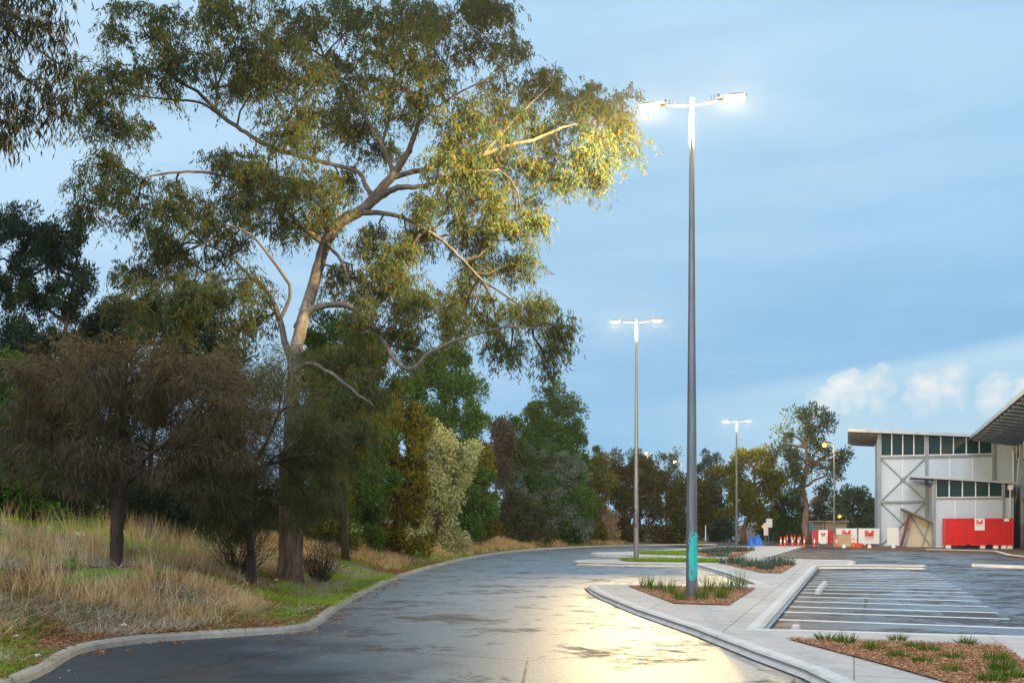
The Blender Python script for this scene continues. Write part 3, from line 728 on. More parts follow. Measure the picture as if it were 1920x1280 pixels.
# ---- the belt of trees, left to right
LT=[
 ('dark_tree','dark feathery tree at the left edge rising over the brown she-oak',[(40,440,70,60),(110,480,60,66),(20,540,60,70),(100,560,60,50),(150,530,34,50),(40,620,60,50),(-50,500,60,100),(50,660,60,46),(130,650,40,34),(150,430,24,40)],37,'dark','up',8,2.4,14,2.4,{}),
 ('bushy_tree','bushy green tree at the left edge below the dark feathery one',[(30,740,52,50),(10,820,56,60),(60,800,40,60),(20,900,60,50),(-50,800,60,90),(60,880,40,40),(20,690,34,26)],30,'green','tuft',8,3.4,15,3.2,{}),
 ('dark_tree','broad dark green tree behind the top of the brown she-oak',[(200,600,50,36),(290,580,50,34),(370,590,50,34),(200,640,55,50),(270,610,60,45),(350,620,66,50),(420,650,50,46),(300,680,80,50),(180,700,60,50),(400,720,60,50),(240,760,80,60),(130,740,50,60)],42,'dark','tuft',7,3,16,3.0,{}),
 ('dark_tree','dark shrubby tree filling the shade behind the forked she-oak trunk',[(60,880,70,60),(130,930,80,50),(330,900,60,50),(20,940,50,40),(400,930,40,40)],36,'dark','tuft',7,3,16,3.0,{}),
 ('pine_tree','bright green pine seen through the lower limbs of the big gum',[(620,620,50,44),(690,640,44,40),(600,680,40,50),(640,700,60,44)],52,'pine','tuft',7,2.4,16,3.2,{}),
 ('pine_tree','tall dense green pine just right of the hanging gum foliage',[(830,700,56,46),(870,740,40,44),(790,720,46,50),(850,790,52,44),(800,790,46,46),(830,660,36,26),(890,790,26,30),(740,760,46,60),(850,860,60,60)],78,'pine','tuft',6.5,2.4,15,3.2,{}),
 ('bushy_tree','yellow-green bushy tree lit up beneath the lowest gum limb',[(640,680,46,34),(600,720,40,36),(660,730,34,34),(700,790,44,50),(640,800,50,60)],42,'olive','tuft',7,2.6,13,2.6,{'skirt':False}),
 ('cypress_tree','big olive cypress tree overhanging the verge beside the grey-green wattle',[(740,790,52,60),(700,860,50,66),(760,860,48,70),(700,940,52,56),(760,940,44,54),(730,985,60,30),(790,800,20,40),(780,900,22,60)],44,'cyp','up',7.5,3,13,3.4,{}),
 ('wattle_tree','pale silvery wattle tree glowing cream at its top',[(820,830,36,36),(860,850,36,36),(810,880,36,40),(850,900,36,40),(800,930,34,44),(830,960,34,34),(790,975,26,26),(800,806,18,18)],49,'pale','wisp',7,2.2,13,2.8,{}),
 ('cypress_tree','yellow-olive cypress tree right of the pale silvery wattle',[(890,850,28,34),(905,890,28,44),(880,920,34,44),(915,940,20,40),(870,965,34,28),(905,975,24,20)],72,'cyp','up',7,2.8,12,3.4,{}),
 ('reddish_tree','dark reddish tree between the tall pine and the smaller pines',[(925,810,26,34),(950,820,26,32),(930,860,34,40)],92,'red','tuft',6,2.4,11,2.6,{'skirt':False}),
 ('pine_tree','small pine left of the pointed pine with the wide skirt',[(955,800,22,26),(965,830,26,28),(950,860,26,30)],95,'pine','tuft',5.5,2.2,10,3,{'skirt':False}),
 ('pine_tree','pointed green pine with a wide skirt against open sky',[(1035,740,24,22),(1005,768,30,22),(1060,770,34,26),(1030,800,56,30),(1080,810,26,26),(1000,820,34,28),(1060,840,40,24),(1020,850,50,24)],97,'pine','tuft',6,2.2,12,3.4,{}),
 ('wattle_tree','wide blue-grey wattle tree in front of the pointed pine',[(960,890,40,44),(1000,870,46,36),(1050,880,42,40),(1080,900,30,40),(980,930,50,50),(1060,940,40,44)],90,'blue','up',6,2.2,11,3.2,{}),
 ('pine_tree','small dark green pine in front of the blue-grey wattle',[(1042,872,16,20),(1040,905,26,28),(1050,945,30,30),(1030,975,28,28)],86,'pine','up',6,2.2,11,3.4,{}),
 ('bush','grey-green bush spreading low left of the small dark pine',[(960,940,36,36),(990,960,30,40),(945,980,34,24),(980,990,34,20),(1010,985,20,24)],80,'shade','wisp',7,2.0,12,3.2,{}),
 ('bush','round dark bush low by the kerb right of the small dark pine',[(1055,985,28,24),(1080,1000,16,12),(1035,995,22,16)],84,'dark','tuft',6,2.4,10,3.2,{}),
 ('bushy_tree','green-olive bushy tree right of the blue-grey wattle',[(1110,880,28,30),(1125,905,24,30),(1095,920,28,36),(1090,970,26,34),(1115,950,22,26)],78,'olive','tuft',6,2.4,11,3.2,{}),
 ('cypress_tree','thin pointed young conifer above the green-olive tree',[(1121,845,6,16),(1118,862,12,14),(1125,880,14,16)],92,'pine','up',5,2,7,3,{'skirt':False}),
 ('dry_bush','pinkish dry bush with bare twigs near the far verge',[(1125,950,24,20),(1140,970,24,24),(1110,980,26,20),(1135,990,24,14)],82,'dry','up',6,1.4,9,2.0,{}),
 ('bushy_tree','brown-olive tree behind the foot of the middle lamp post',[(1160,880,26,26),(1185,900,26,36),(1155,920,28,36),(1180,950,30,36),(1200,870,20,22),(1170,985,34,18)],88,'brush','tuft',5.5,2.4,11,3.2,{}),
 ('pine_tree','green pine tip showing just behind the middle lamp post',[(1190,860,12,14),(1205,875,16,20),(1215,895,18,20)],100,'pine','up',5,2,8,3.2,{'skirt':False}),
 ('bushy_tree','low olive tree with a twisting pale trunk between two lamp posts',[(1230,905,30,24),(1215,930,30,30),(1255,925,32,36),(1240,965,34,34),(1275,960,22,40),(1250,990,40,20),(1220,880,18,14),(1285,920,16,30)],84,'brush','tuft',6,2.6,11,3.0,{'bark_':'palebark','trunk':(1200,915),'basex':1180}),
 ('gum_tree','thin young gum with a sparse round top left of the main lamp post',[(1245,862,12,12),(1262,870,16,18),(1252,888,14,14),(1270,895,14,14),(1266,852,10,8)],98,'euc','tuft',4.5,2,7,1.6,{'skirt':False,}),
 ('gum_tree','dark gum tree top just right of the main lamp post',[(1320,862,14,14),(1340,870,14,16),(1310,882,18,18),(1340,895,20,18),(1355,905,12,14)],118,'euc','tuft',5,2.2,9,2.6,{'skirt':False,}),
 ('bushy_tree','rounded olive tree on a bare trunk right of the main lamp post',[(1315,905,24,24),(1330,930,26,28),(1305,940,22,30),(1325,965,26,20),(1290,975,20,25)],114,'brush','tuft',5.5,2.4,10,3.4,{'skirt':False,}),
 ('olive_tree','broad yellow-green tree behind the third lamp post',[(1385,860,28,22),(1420,850,24,18),(1372,895,32,30),(1430,885,36,30),(1400,925,44,34),(1450,920,32,26),(1375,960,34,26),(1430,965,40,20),(1470,895,16,16),(1440,860,14,12)],113,'olive','tuft',6,2.6,12,3.2,{'skirt':False,'bark_':'roughbark','basex':1395,'tr':.34}),
 ('gum_tree','tall open gum with a slim straight trunk left of the white shed',[(1498,782,22,18),(1530,778,24,20),(1512,808,34,20),(1550,800,20,22),(1470,812,20,18),(1462,840,18,18),(1490,850,26,20),(1535,845,34,22),(1565,862,22,18),(1510,880,30,22),(1550,890,24,20),(1480,880,20,16),(1545,925,26,16),(1575,880,12,14),(1500,920,28,18),(1585,850,10,12),(1565,940,14,18)],106,'euc','tuft',6,2.4,11,1.9,{'skirt':False,'trunk':(1512,800),'bark_':'palebark','tr':.42,'basex':1517}),
 ('bushy_tree','round-topped green tree between the tall gum and the white shed',[(1585,935,24,18),(1615,935,26,20),(1600,955,36,18),(1575,970,26,20),(1625,965,20,24),(1640,950,14,18)],135,'euc','tuft',5.5,2.4,11,3.2,{}),
 ('bushy_tree','small bright green tree behind the traffic signs',[(1472,940,20,16),(1485,955,18,18),(1462,962,18,16),(1480,975,20,14)],116,'green','tuft',5.5,2.4,10,3.2,{}),
 ('bushy_tree','dark bushy tree behind the black fence and the gum trunk',[(1530,955,24,18),(1545,975,34,20),(1505,970,20,24),(1580,990,34,14),(1450,985,34,18),(1495,992,40,14)],138,'shade','tuft',5.5,2.6,11,3.2,{}),
 ('bushy_tree','dim trees\' edge bush behind the pale blue building',[(1350,960,24,30),(1325,985,26,18),(1360,985,20,14),(1345,930,14,24)],128,'dark','tuft',5.5,2.6,11,2.4,{}),
]
LT+=[
 ('bush','dark bush behind the tall straw left of the forked she-oak trunk',[(60,925,60,34),(130,935,50,30),(10,935,40,30)],33,'dark','tuft',7,3,15,2.6,{}),
 ('bush','dark bush low behind the right fork of the she-oak',[(290,925,50,28),(350,930,44,30)],35,'dark','tuft',7,3,15,2.4,{}),
 ('bush','dark bush on the bank behind the straw grass at the far left',[(20,930,60,50),(-40,900,60,60),(70,960,50,30)],44,'dark','tuft',7,3,15,2.4,{}),
 ('bush','dim brown bush seen between the forked she-oak trunk and its neighbour',[(300,950,60,34),(360,940,50,36),(250,940,40,30)],50,'brush','tuft',7,3,14,2.2,{}),
 ('bush','dim green bush behind the second she-oak trunk',[(420,950,50,40),(480,930,50,44),(520,960,40,34)],48,'shade','tuft',7,3,14,2.4,{}),
 ('bush','olive bush right behind the big gum trunk',[(570,940,40,40),(610,950,36,40),(640,920,36,46)],46,'olive','tuft',7,3,14,2.2,{}),
]
for nm,lb,bl,Y,leaf,st,lp,wp,cp,dn,kw in LT:
    kw=dict(kw)
    tree(nm,lb,'bush' if 'bush' in nm and 'bushy' not in nm else 'tree',bl,Y,leaf,st,lp,wp,cp,dn,group='trees along the verge and behind the car park',**kw)
print('belt done')

# dead twig bush beside the gum
def twig_bush(label,px,py,Y,n,hgt,spread):
    X=(px-960)*Y/F; z0=gz(X,Y); root=empty('twig_bush',(X,Y,z0),label=label,cat='bush')
    mb=MB()
    for _ in range(n):
        a=random.uniform(0,6.28); s=random.uniform(.2,1)*spread; h=random.uniform(.4,1)*hgt
        tip=Vector((math.cos(a)*s,math.sin(a)*s,h)); st=Vector((math.cos(a)*.12,math.sin(a)*.12,-.03))
        twig(mb,st,tip,.012,random.uniform(-.1,.15),3,.004)
        for _ in range(3):
            b=st.lerp(tip,random.uniform(.4,.95)); twig(mb,b,b+Vector((random.gauss(0,.3),random.gauss(0,.3),random.uniform(-.1,.4))),.006,0,3,.002)
    mb.build('stems',M['darkbark'],root)
twig_bush('bare tangled twig bush right of the gum trunk base',600,1050,33,90,1.7,1.1)
twig_bush('bare tangled twig bush left of the gum trunk base',450,1000,29,90,1.9,1.5)

# ------------------------------------------------------------------ grasses on the verge
def scatter_verge(n,ymin,ymax,dmin,dmax,clus,seed,thr):
    rows=[i for i,(x,y) in enumerate(KR) if ymin<=y<=ymax]
    pts=[]
    cum=0
    while len(pts)<n:
        k=RS.randint(len(rows)-1,size=4000); i=np.array(rows)[k]
        d=RS.uniform(dmin,dmax,4000)
        for a,b in zip(i,d):
            dx,dy=ray_dir(a); f=random.random(); x=KR[a][0]+dx*b; y=KR[a][1]+dy*b
            if clus is None or noise.noise(Vector((x*clus,y*clus,seed)))>thr: pts.append((x,y))
            if len(pts)>=n: break
        cum+=1
        if cum>60: break
    return np.array(pts)
def blades(name,mat,pts,L0,L1,W,lean,kind_,lie=0):
    n=len(pts); pts=pts+RS.normal(0,.05,pts.shape); z=verge_z(pts)
    a=RS.uniform(0,6.28,n); ln=np.abs(RS.normal(lean,lean*.6,n))
    d=np.c_[np.cos(a)*ln,np.sin(a)*ln,np.ones(n)*(1-lie)+.05]
    pos=np.c_[pts,z-.02+RS.uniform(0,.1,n)*lie]
    o=quads(name,leaf_quads(pos,d,RS.uniform(L0,L1,n),W,.25),M[mat]); o['kind']='stuff'; return o
def tuftify(c,per,sd):
    n=len(c); return np.repeat(c,per,0)+RS.normal(0,sd,(n*per,2))
blades('dry_grass','straw',tuftify(np.concatenate([scatter_verge(800,15,26,1.6,8,.45,5.0,.07),scatter_verge(260,26,40,2.6,6,.45,5.0,.07)]),22,.11),.2,.55,.014,1.0,'stuff',.35)
def ridge(n,y0,y1,d0,d1):
    return scatter_verge(n,y0,y1,d0,d1,.7,41.0,-.18)
blades('grass','lush',tuftify(ridge(1500,25,40,.22,2.2),26,.12),.06,.2,.015,.6,'stuff',0)
blades('grass','lush',tuftify(ridge(1500,27,52,5.5,13),22,.2),.10,.3,.022,.6,'stuff',0)
blades('dead_stems','litter',tuftify(scatter_verge(900,14,40,.4,6,.5,15.0,-.1),16,.2),.15,.45,.012,1.4,'stuff',.7)
blades('dry_grass','greyst',tuftify(scatter_verge(2300,13,40,.6,9,.33,9.0,.0),22,.14),.12,.42,.012,1.2,'stuff',.45)
blades('dry_grass','straw',tuftify(scatter_verge(1500,38,106,1.2,10,.25,5.0,.0),20,.22),.3,.7,.03,.7,'stuff',.2)
blades('dry_grass','straw',tuftify(scatter_verge(160,17,32,3.0,9,None,0,0),22,.10),.6,1.15,.010,.35,'stuff',0)
blades('grass','grass',tuftify(scatter_verge(8500,12,70,.35,14,.30,21.0,.0),20,.10),.05,.16,.011,.7,'stuff',0)
blades('grass','grass',tuftify(scatter_verge(900,12,17.5,.3,2.6,.5,2.0,-.1),22,.10),.05,.17,.010,.7,'stuff',0)
blades('leaf_litter','litter',scatter_verge(34000,13,60,.15,4.5,.4,31.0,-.2),.05,.13,.028,2.5,'stuff',.9)
# litter on the road edge along the kerb
def road_litter(n):
    idx=RS.randint(len(KR),size=n*4); out=[]
    for i in idx:
        x,y=KR[i]
        if 12<y<40:
            dx,dy=ray_dir(i); b=abs(RS.normal(0,.32))+.03
            if noise.noise(Vector((x*.8,y*.8,4)))>-.05 or random.random()<.15: out.append((x-dx*b,y-dy*b))
    p=np.array(out[:n]); m=len(p)
    d=RS.normal(size=(m,3)); d[:,2]*=.12
    o=quads('leaf_litter',leaf_quads(np.c_[p,RS.uniform(.008,.02,m)],d,RS.uniform(.03,.09,m),.025,.5),M['litter']); o['kind']='stuff'
road_litter(900)

# litter items lying on the verge
def rubbish(px,py,Y,label,sz):
    X=(px-960)*Y/F; z=gz(X,Y); mb=MB(); n=9
    sz*=.6; ring=[(math.cos(i/n*6.28)*sz*random.uniform(.6,1.1),math.sin(i/n*6.28)*sz*random.uniform(.5,1),random.uniform(.0,.07)) for i in range(n)]
    top=[(x*.6+random.gauss(0,.02),y*.6,sz*.5+random.uniform(0,.04)) for x,y,_ in ring]
    mb.hexa(ring,top); o=mb.build('crumpled_wrapper',M['white']); o.location=(X,Y,z+.06); tag(o,label,'litter','scraps of litter on the verge')
rubbish(232,1042,19.5,'crumpled white wrapper in the straw right of the left-edge grass',.13)
rubbish(72,1232,15.0,'crumpled white wrapper on the green patch by the near kerb',.07)
rubbish(30,1138,17.5,'crumpled white wrapper in dead grass at the left edge',.08)
rubbish(150,968,29,'large crumpled white sheet in the shade behind the straw grass',.28)
rubbish(518,1085,29.5,'small white scrap at the foot of the big gum trunk',.09)

# ------------------------------------------------------------------ planted tufts
def plant(name,label,x,y,n,h,sp,mat,w=.012,group=None,lean=.45):
    a=RS.uniform(0,6.28,n); r=RS.uniform(0,1,n)**.6*sp*.45
    pos=np.c_[np.cos(a)*r,np.sin(a)*r,np.zeros(n)]
    ln=np.abs(RS.normal(0,lean,n)); d=np.c_[np.cos(a)*ln,np.sin(a)*ln,np.ones(n)]
    L=RS.uniform(.45,1,n)*h
    o=quads(name,leaf_quads(pos,d,L,w,.3),M[mat]); o.location=(x,y,.15); tag(o,label,'plant',group); return o
near=[((1548,1200),'leafy tuft at the left tip of the near mulch bed',.17),((1585,1206),'tallest tuft at the back left of the near mulch bed',.22),((1635,1218),'broad tuft in the left part of the near mulch bed',.18),((1683,1201),'sparse spindly sprig at the back edge of the near mulch bed',.17),
 ((1712,1214),'low tuft in the middle back of the near mulch bed',.14),((1742,1221),'dense tuft touching its neighbour in the middle of the near mulch bed',.17),((1683,1232),'round tuft on the mulch nearest the footpath edge',.17),((1727,1242),'yellowish low tuft in the middle of the near mulch bed',.15),
 ((1786,1235),'bright green tuft right of the middle in the near mulch bed',.17),((1784,1258),'low tuft nearest the photo bottom in the mulch middle',.14),((1815,1208),'upright tuft at the back right edge of the near mulch bed',.17),((1839,1219),'tiny brownish sprig alone at the right of the near mulch bed',.08),
 ((1866,1238),'bright tuft at the back of the right-hand plant clump',.2),((1880,1258),'biggest tuft in the middle of the right-hand plant clump',.26),((1897,1272),'tuft at the front right of the right-hand plant clump',.22),((1860,1278),'tuft at the bottom left of the right-hand plant clump',.2)]
for (p,l,h) in near:
    x,y=G(p[0],p[1],.15); plant('garden_plant',l,x,y,90 if h>.1 else 30,h*1.2,.30 if h>.1 else .12,'garden',.016,'young plants in the near mulch bed',.9)
tuf=[((1212,1103),'grassy tuft at the left tip of the lamp post bed',.62),((1230,1107),'second grassy tuft from the left in the lamp post bed',.6),((1254,1113),'dense grassy tuft left of the painted post',.72),((1275,1125),'short grassy tuft at the front left of the painted post',.55),((1316,1124),'grassy tuft touching the right of the painted post foot',.6),((1330,1110),'tall grassy tuft behind the right side of the painted post',.75),((1352,1122),'short grassy tuft at the front right of the lamp post bed',.5),((1362,1110),'tall airy tuft right of centre in the lamp post bed',.78),((1386,1106),'tall airy tuft at the right tip of the lamp post bed',.85)]
for p,l,h in tuf:
    x,y=G(p[0],p[1],.15); plant('grass_tuft',l,x,y,100,h*.95,.42,'garden',.013,'grass tufts around the painted lamp post',.32)
mids=[((1362,1056),'grey-green shrub at the left end of the middle bed'),((1382,1058),'tall spiky shrub in the left half of the middle bed'),((1400,1063),'low shrub in the centre of the middle bed'),((1418,1060),'grey shrub behind the centre of the middle bed'),((1436,1067),'broad shrub at the front of the middle bed'),((1452,1062),'tall shrub in the right half of the middle bed'),((1472,1060),'spiky shrub at the right end of the middle bed')]
for i,(p,l) in enumerate(mids):
    x,y=G(p[0],p[1],.15); plant('garden_shrub',l,x,y,140,[.5,.75,.45,.55,.5,.7,.65][i],.9,'blue',.035,'shrubs in the middle island bed',.45)
fars=[((1318,1036),'low shrub at the left end of the far bed'),((1336,1036),'second shrub from the left in the far bed'),((1352,1037),'tall shrub in the centre of the far bed'),((1368,1034),'broad shrub right of centre in the far bed'),((1384,1034),'shrub near the right end of the far bed'),((1398,1032),'rightmost small shrub of the far bed'),((1345,1042),'front shrub of the far bed')]
for i,(p,l) in enumerate(fars):
    x,y=G(p[0],p[1],.15); plant('garden_shrub',l,x,y,150,[.5,.6,.8,.65,.65,.5,.4][i],1.5,'blue',.06,'shrubs in the far island bed',.6)

# ------------------------------------------------------------------ lamp posts
def lamp_post(label,X,Y,z0,Htop,r0,r1,mat,yaw,power,head=1.23,group='double-headed lamp posts'):
    root=empty('lamp_post',(X,Y,z0),yaw,label=label,cat='street lamp',group=group)
    h=Htop-z0-.35
    mb=MB(); hs=[0,.02,h*.24,h*.2401,h*.6,h]; 
    mb.tube([(0,0,0),(0,0,h*.235)],[r0,r0*.90],8,rot=.39); mb.tube([(0,0,h*.235),(0,0,h*.6),(0,0,h)],[r0*.87,r0*.62,r1],8,rot=.39)
    o=mb.build('pole',M[mat],root)
    b=MB(); b.tube([(0,0,-.01),(0,0,.03)],[r0*1.35]*2,8); b.build('base_plate',M['galv'],root)
    b=MB(); b.tube([(0,0,h-.1),(0,0,h+.33)],[r1*.8,r1*.8],10); b.tube([(0,0,h+.33),(0,0,h+.37)],[r1*1.15]*2,10); b.build('spigot',M['galv'],root)
    for s in (-1,1):
        b=MB(); b.tube([(s*.03,0,h+.17),(s*(head-.45),0,h+.24)],[.038,.034],8)
        for q in (.52,.60): b.tube([(s*(head-q),0,h+.24),(s*(head-q),0,h+.40)],.008,4)
        b.build('arm',M['galv'],root)
        # luminaire: tapered housing above a bowed glass lens
        hb=MB(); zc=h+.27; x0=head-.42; x1=head+.38
        secs=[(x0,.07,.05),(x0+.14,.13,.09),(x0+.3,.20,.11),(x1-.15,.20,.10),(x1,.10,.06)]
        V=[]
        for xx,w,t in secs:
            for k in range(8):
                an=math.pi*k/7; V.append((s*xx,math.cos(an)*w,zc+math.sin(an)*t))
        hb.add(V,[(i*8+k,i*8+k+1,(i+1)*8+k+1,(i+1)*8+k) for i in range(4) for k in range(7)]+[tuple(range(8)),tuple(range(32,40))]+[(i*8,(i+1)*8,(i+1)*8+7,i*8+7) for i in range(4)])
        hb.tube([(s*(x0+.02),0,zc+.08),(s*(x0+.02),0,zc+.15)],.035,8)
        hs_=hb.build('lamp_head',M['galv'],root)
        lb=MB(); V=[]; nx,ny=8,7
        for i in range(nx):
            t=i/(nx-1); xx=x0+.2+(x1-.05-x0-.2)*t
            for k in range(ny):
                an=math.pi*k/(ny-1); V.append((s*xx,math.cos(an)*.185,zc-.012-math.sin(an)*.10*(.25+math.sin(math.pi*t)*.75)))
        lb.add(V,[(i*ny+k,(i+1)*ny+k,(i+1)*ny+k+1,i*ny+k+1) for i in range(nx-1) for k in range(ny-1)])
        lb.build('lens',M['lens'],hs_,smooth=True)
        ld=bpy.data.lights.new('lamp_light','POINT'); ld.energy=power; ld.color=(1,.70,.29); ld.shadow_soft_size=.10
        ld.use_nodes=True; ln=ld.node_tree; em=ln.nodes['Emission']
        tcn=ln.nodes.new('ShaderNodeTexCoord'); sz=ln.nodes.new('ShaderNodeSeparateXYZ'); ln.links.new(tcn.outputs['Normal'],sz.inputs[0])
        # luminaire distribution: strong side throw, cut off above the head
        side=ramp_val(ln,sz.outputs[2],-.66,-.30); cut=ramp_val(ln,sz.outputs[2],.46,.20)
        ln.links.new(math_(ln,'MULTIPLY',math_(ln,'ADD',.12,math_(ln,'MULTIPLY',side,6.5)),cut),em.inputs['Strength'])
        lo=bpy.data.objects.new('lamp_light',ld); COL.objects.link(lo); lo.parent=root; lo.location=(s*head,0,zc-.30)
    return root
lamp_post('nearest double-headed lamp post with peeling turquoise paint on its lower shaft',(1297-960)*28.35/F,28.35,.15,14.3,.172,.066,'pole_teal',math.radians(-14),2700,1.15)
lamp_post('middle double-headed lamp post with a black scrawl near its foot',7.65,61.3,.13,14.8,.172,.066,'pole_black',math.radians(-8),1600)
lamp_post('farthest double-headed lamp post in front of the yellow-green tree',(1381-960)*107/F,107,.02,13.4,.16,.06,'galv',math.radians(0),800,1.15)

def single_lamp(label,px,Y,ytop,side,mat_lens,col,power,z0=0,r=.09,name='lamp_post',lens=.22):
    X=(px-960)*Y/F; top=H+(HY-ytop)*Y/F
    root=empty(name,(X,Y,z0),label=label,cat='street lamp')
    h=top-z0
    b=MB(); b.tube([(0,0,-.05),(0,0,h)],[r,r*.6],8); b.build('pole',M['galv'],root)
    b=MB(); b.tube([(0,0,h-.02),(side*.5,0,h+.15),(side*.8,0,h+.15)],.035,6); b.build('arm',M['galv'],root)
    hd=MB(); hd.tube([(side*.6,0,h+.2),(side*.9,0,h+.24),(side*1.2,0,h+.18)],[.06,.16,.07],8); hh=hd.build('lamp_head',M['galv'],root)
    l=MB(); l.tube([(side*.72,0,h+.07),(side*.9,0,h+.0),(side*1.1,0,h+.07)],[.08,lens,.08],10); l.build('lens',M[mat_lens],hh)
    if power:
        ld=bpy.data.lights.new('lamp_light','POINT'); ld.energy=power; ld.color=col; ld.shadow_soft_size=.15
        lo=bpy.data.objects.new('lamp_light',ld); COL.objects.link(lo); lo.parent=root; lo.location=(side*.9,0,h-.4)
    return root
single_lamp('single amber street lamp in front of the tall gum beside the white shed',1564,96,834,-1,'lensamber',(1,.48,.12),700)
single_lamp('distant slim lamp post rising above the trees between two double-headed posts',1223,150,849,-1,'lens',(1,.6,.35),900)
single_lamp('distant lit lamp peeping through the thin young gum',1279,112,866,-1,'lens',(1,.7,.4),500,lens=.2)
single_lamp('tiny amber lamp above the sandy block building',1587,132,968,-1,'lensamber',(1,.5,.15),60,r=.06,lens=.16)
single_lamp('tiny pale lamp post left of the sandy block building',1535,130,969,-1,'galv',(1,1,1),0,r=.05,lens=.12)

# ------------------------------------------------------------------ wheel stops, blocks
def wheel_stop(px,py,label,ang,L=.9):
    x,y=G(px,py); mb=MB(); s=[(-.09,0),(.09,0),(.065,.13),(-.065,.13)]
    mb.hexa([(-L/2,a,b) for a,b in s],[(L/2,a,b) for a,b in s])
    for k in(-.3,.3): mb.tube([(k*L,0,.12),(k*L,0,.135)],.03,8)
    o=mb.build('wheel_stop',M['kerb']); o.location=(x,y,.003); o.rotation_euler=(0,0,ang); tag(o,label,'wheel stop','concrete wheel stops in the car park')
ak=math.atan2(G(1533,1065.5)[1]-G(1430,1190)[1],G(1533,1065.5)[0]-G(1430,1190)[0])
wheel_stop(1492,1184,'white concrete block on the first bay line beside the near mulch bed',ak,.55)
for px,py,l in ((1534,1112,'nearest of the short row of four concrete blocks'),(1538,1106,'second nearest of the row of four concrete blocks'),(1542,1101,'second farthest of the row of four concrete blocks'),(1546,1096.5,'farthest of the row of four concrete blocks')):
    wheel_stop(px,py,l,ak,1.0)
for px,l in ((1582,'small white marker block left of the shed corner'),(1630,'small white marker block in front of the white banner'),(1675,'small white marker block in front of the white board')):
    x,y=G(px,1026.5,.1); mb=MB(); mb.hexa([(-.16,-.1,0),(.16,-.1,0),(.2,.1,0),(-.14,.12,0)],[(-.11,-.06,.3),(.09,-.06,.33),(.12,.06,.31),(-.1,.07,.3)])
    o=mb.build('marker_block',M['white']); o.location=(x,y,.1); tag(o,l,'marker block','white marker blocks before the shed')

# ------------------------------------------------------------------ the shed
U=Vector((.948,-.318,0)); VV=Vector((.318,.948,0)); ZZ=Vector((0,0,1)); AX=(U,VV,ZZ)
A=Vector((35.9,97.5,0))          # left front corner
def W(u,v,z): return A+U*u+VV*v+ZZ*z
def wbox(mb,u0,u1,v0,v1,z0,z1):
    return mb.box(W((u0+u1)/2,(v0+v1)/2,(z0+z1)/2),(u1-u0,v1-v0,z1-z0),AX)
shed=empty('steel_shed',(0,0,0),label='tall white panelled shed with a high window strip and jutting mono-pitch roof',cat='building')
LW=11.2
def roofz(u): return 11.15-.075*u
w=MB(); w.hexa([W(0,0,0),W(LW+1.2,0,0),W(LW+1.2,.18,0),W(0,.18,0)],[W(0,0,8.85),W(LW+1.2,0,8.85),W(LW+1.2,.18,8.85),W(0,.18,8.85)])
w.hexa([W(LW-1.09,0,8.85),W(LW+1.2,0,8.85),W(LW+1.2,.18,8.85),W(LW-1.09,.18,8.85)],[W(LW-1.09,0,roofz(LW)-.06),W(LW+1.2,0,roofz(LW+1.2)-.01),W(LW+1.2,.18,roofz(LW+1.2)-.01),W(LW-1.09,.18,roofz(LW)-.06)])
w.hexa([W(0,.18,0),W(.18,.18,0),W(.18,14,0),W(0,14,0)],[W(0,.18,roofz(0)-.1),W(.18,.18,roofz(0)-.1),W(.18,14,roofz(0)-.1),W(0,14,roofz(0)-.1)])
w.hexa([W(0,13.8,0),W(LW,13.8,0),W(LW,14,0),W(0,14,0)],[W(0,13.8,10),W(LW,13.8,10),W(LW,14,10),W(0,14,10)])
w.build('wall',M['clad'],shed)
r=MB(); r.hexa([W(-2.7,-.9,roofz(-2.7)),W(LW+2,-.9,roofz(LW+2)),W(LW+2,16,roofz(LW+2)),W(-2.7,16,roofz(-2.7))],[W(-2.7,-.9,roofz(-2.7)+.16),W(LW+2,-.9,roofz(LW+2)+.16),W(LW+2,16,roofz(LW+2)+.16),W(-2.7,16,roofz(-2.7)+.16)])
rf=r.build('roof',M['soffit'],shed)
r=MB(); r.hexa([W(-2.85,-1.0,roofz(-2.8)-.06),W(LW-.6,-1.0,roofz(LW-.6)-.06),W(LW-.6,-.92,roofz(LW-.6)-.06),W(-2.85,-.92,roofz(-2.8)-.06)],[W(-2.85,-1.0,roofz(-2.8)+.24),W(LW-.6,-1.0,roofz(LW-.6)+.24),W(LW-.6,-.92,roofz(LW-.6)+.24),W(-2.85,-.92,roofz(-2.8)+.24)])
wbox(r,-2.86,-2.72,-.9,16,roofz(-2.8)-.04,roofz(-2.8)+.22)
r.build('fascia',M['fascia'],rf)
r=MB()
for v in np.arange(1.5,16,2.4): r.hexa([W(-2.6,v,roofz(-2.6)-.14),W(0,v,roofz(0)-.14),W(0,v+.12,roofz(0)-.14),W(-2.6,v+.12,roofz(-2.6)-.14)],[W(-2.6,v,roofz(-2.6)-.01),W(0,v,roofz(0)-.01),W(0,v+.12,roofz(0)-.01),W(-2.6,v+.12,roofz(-2.6)-.01)])
for u in (-1.8,-.8): wbox(r,u,u+.08,-.8,16,roofz(u)-.12,roofz(u)-.01)
r.build('purlins',M['steel'],rf)
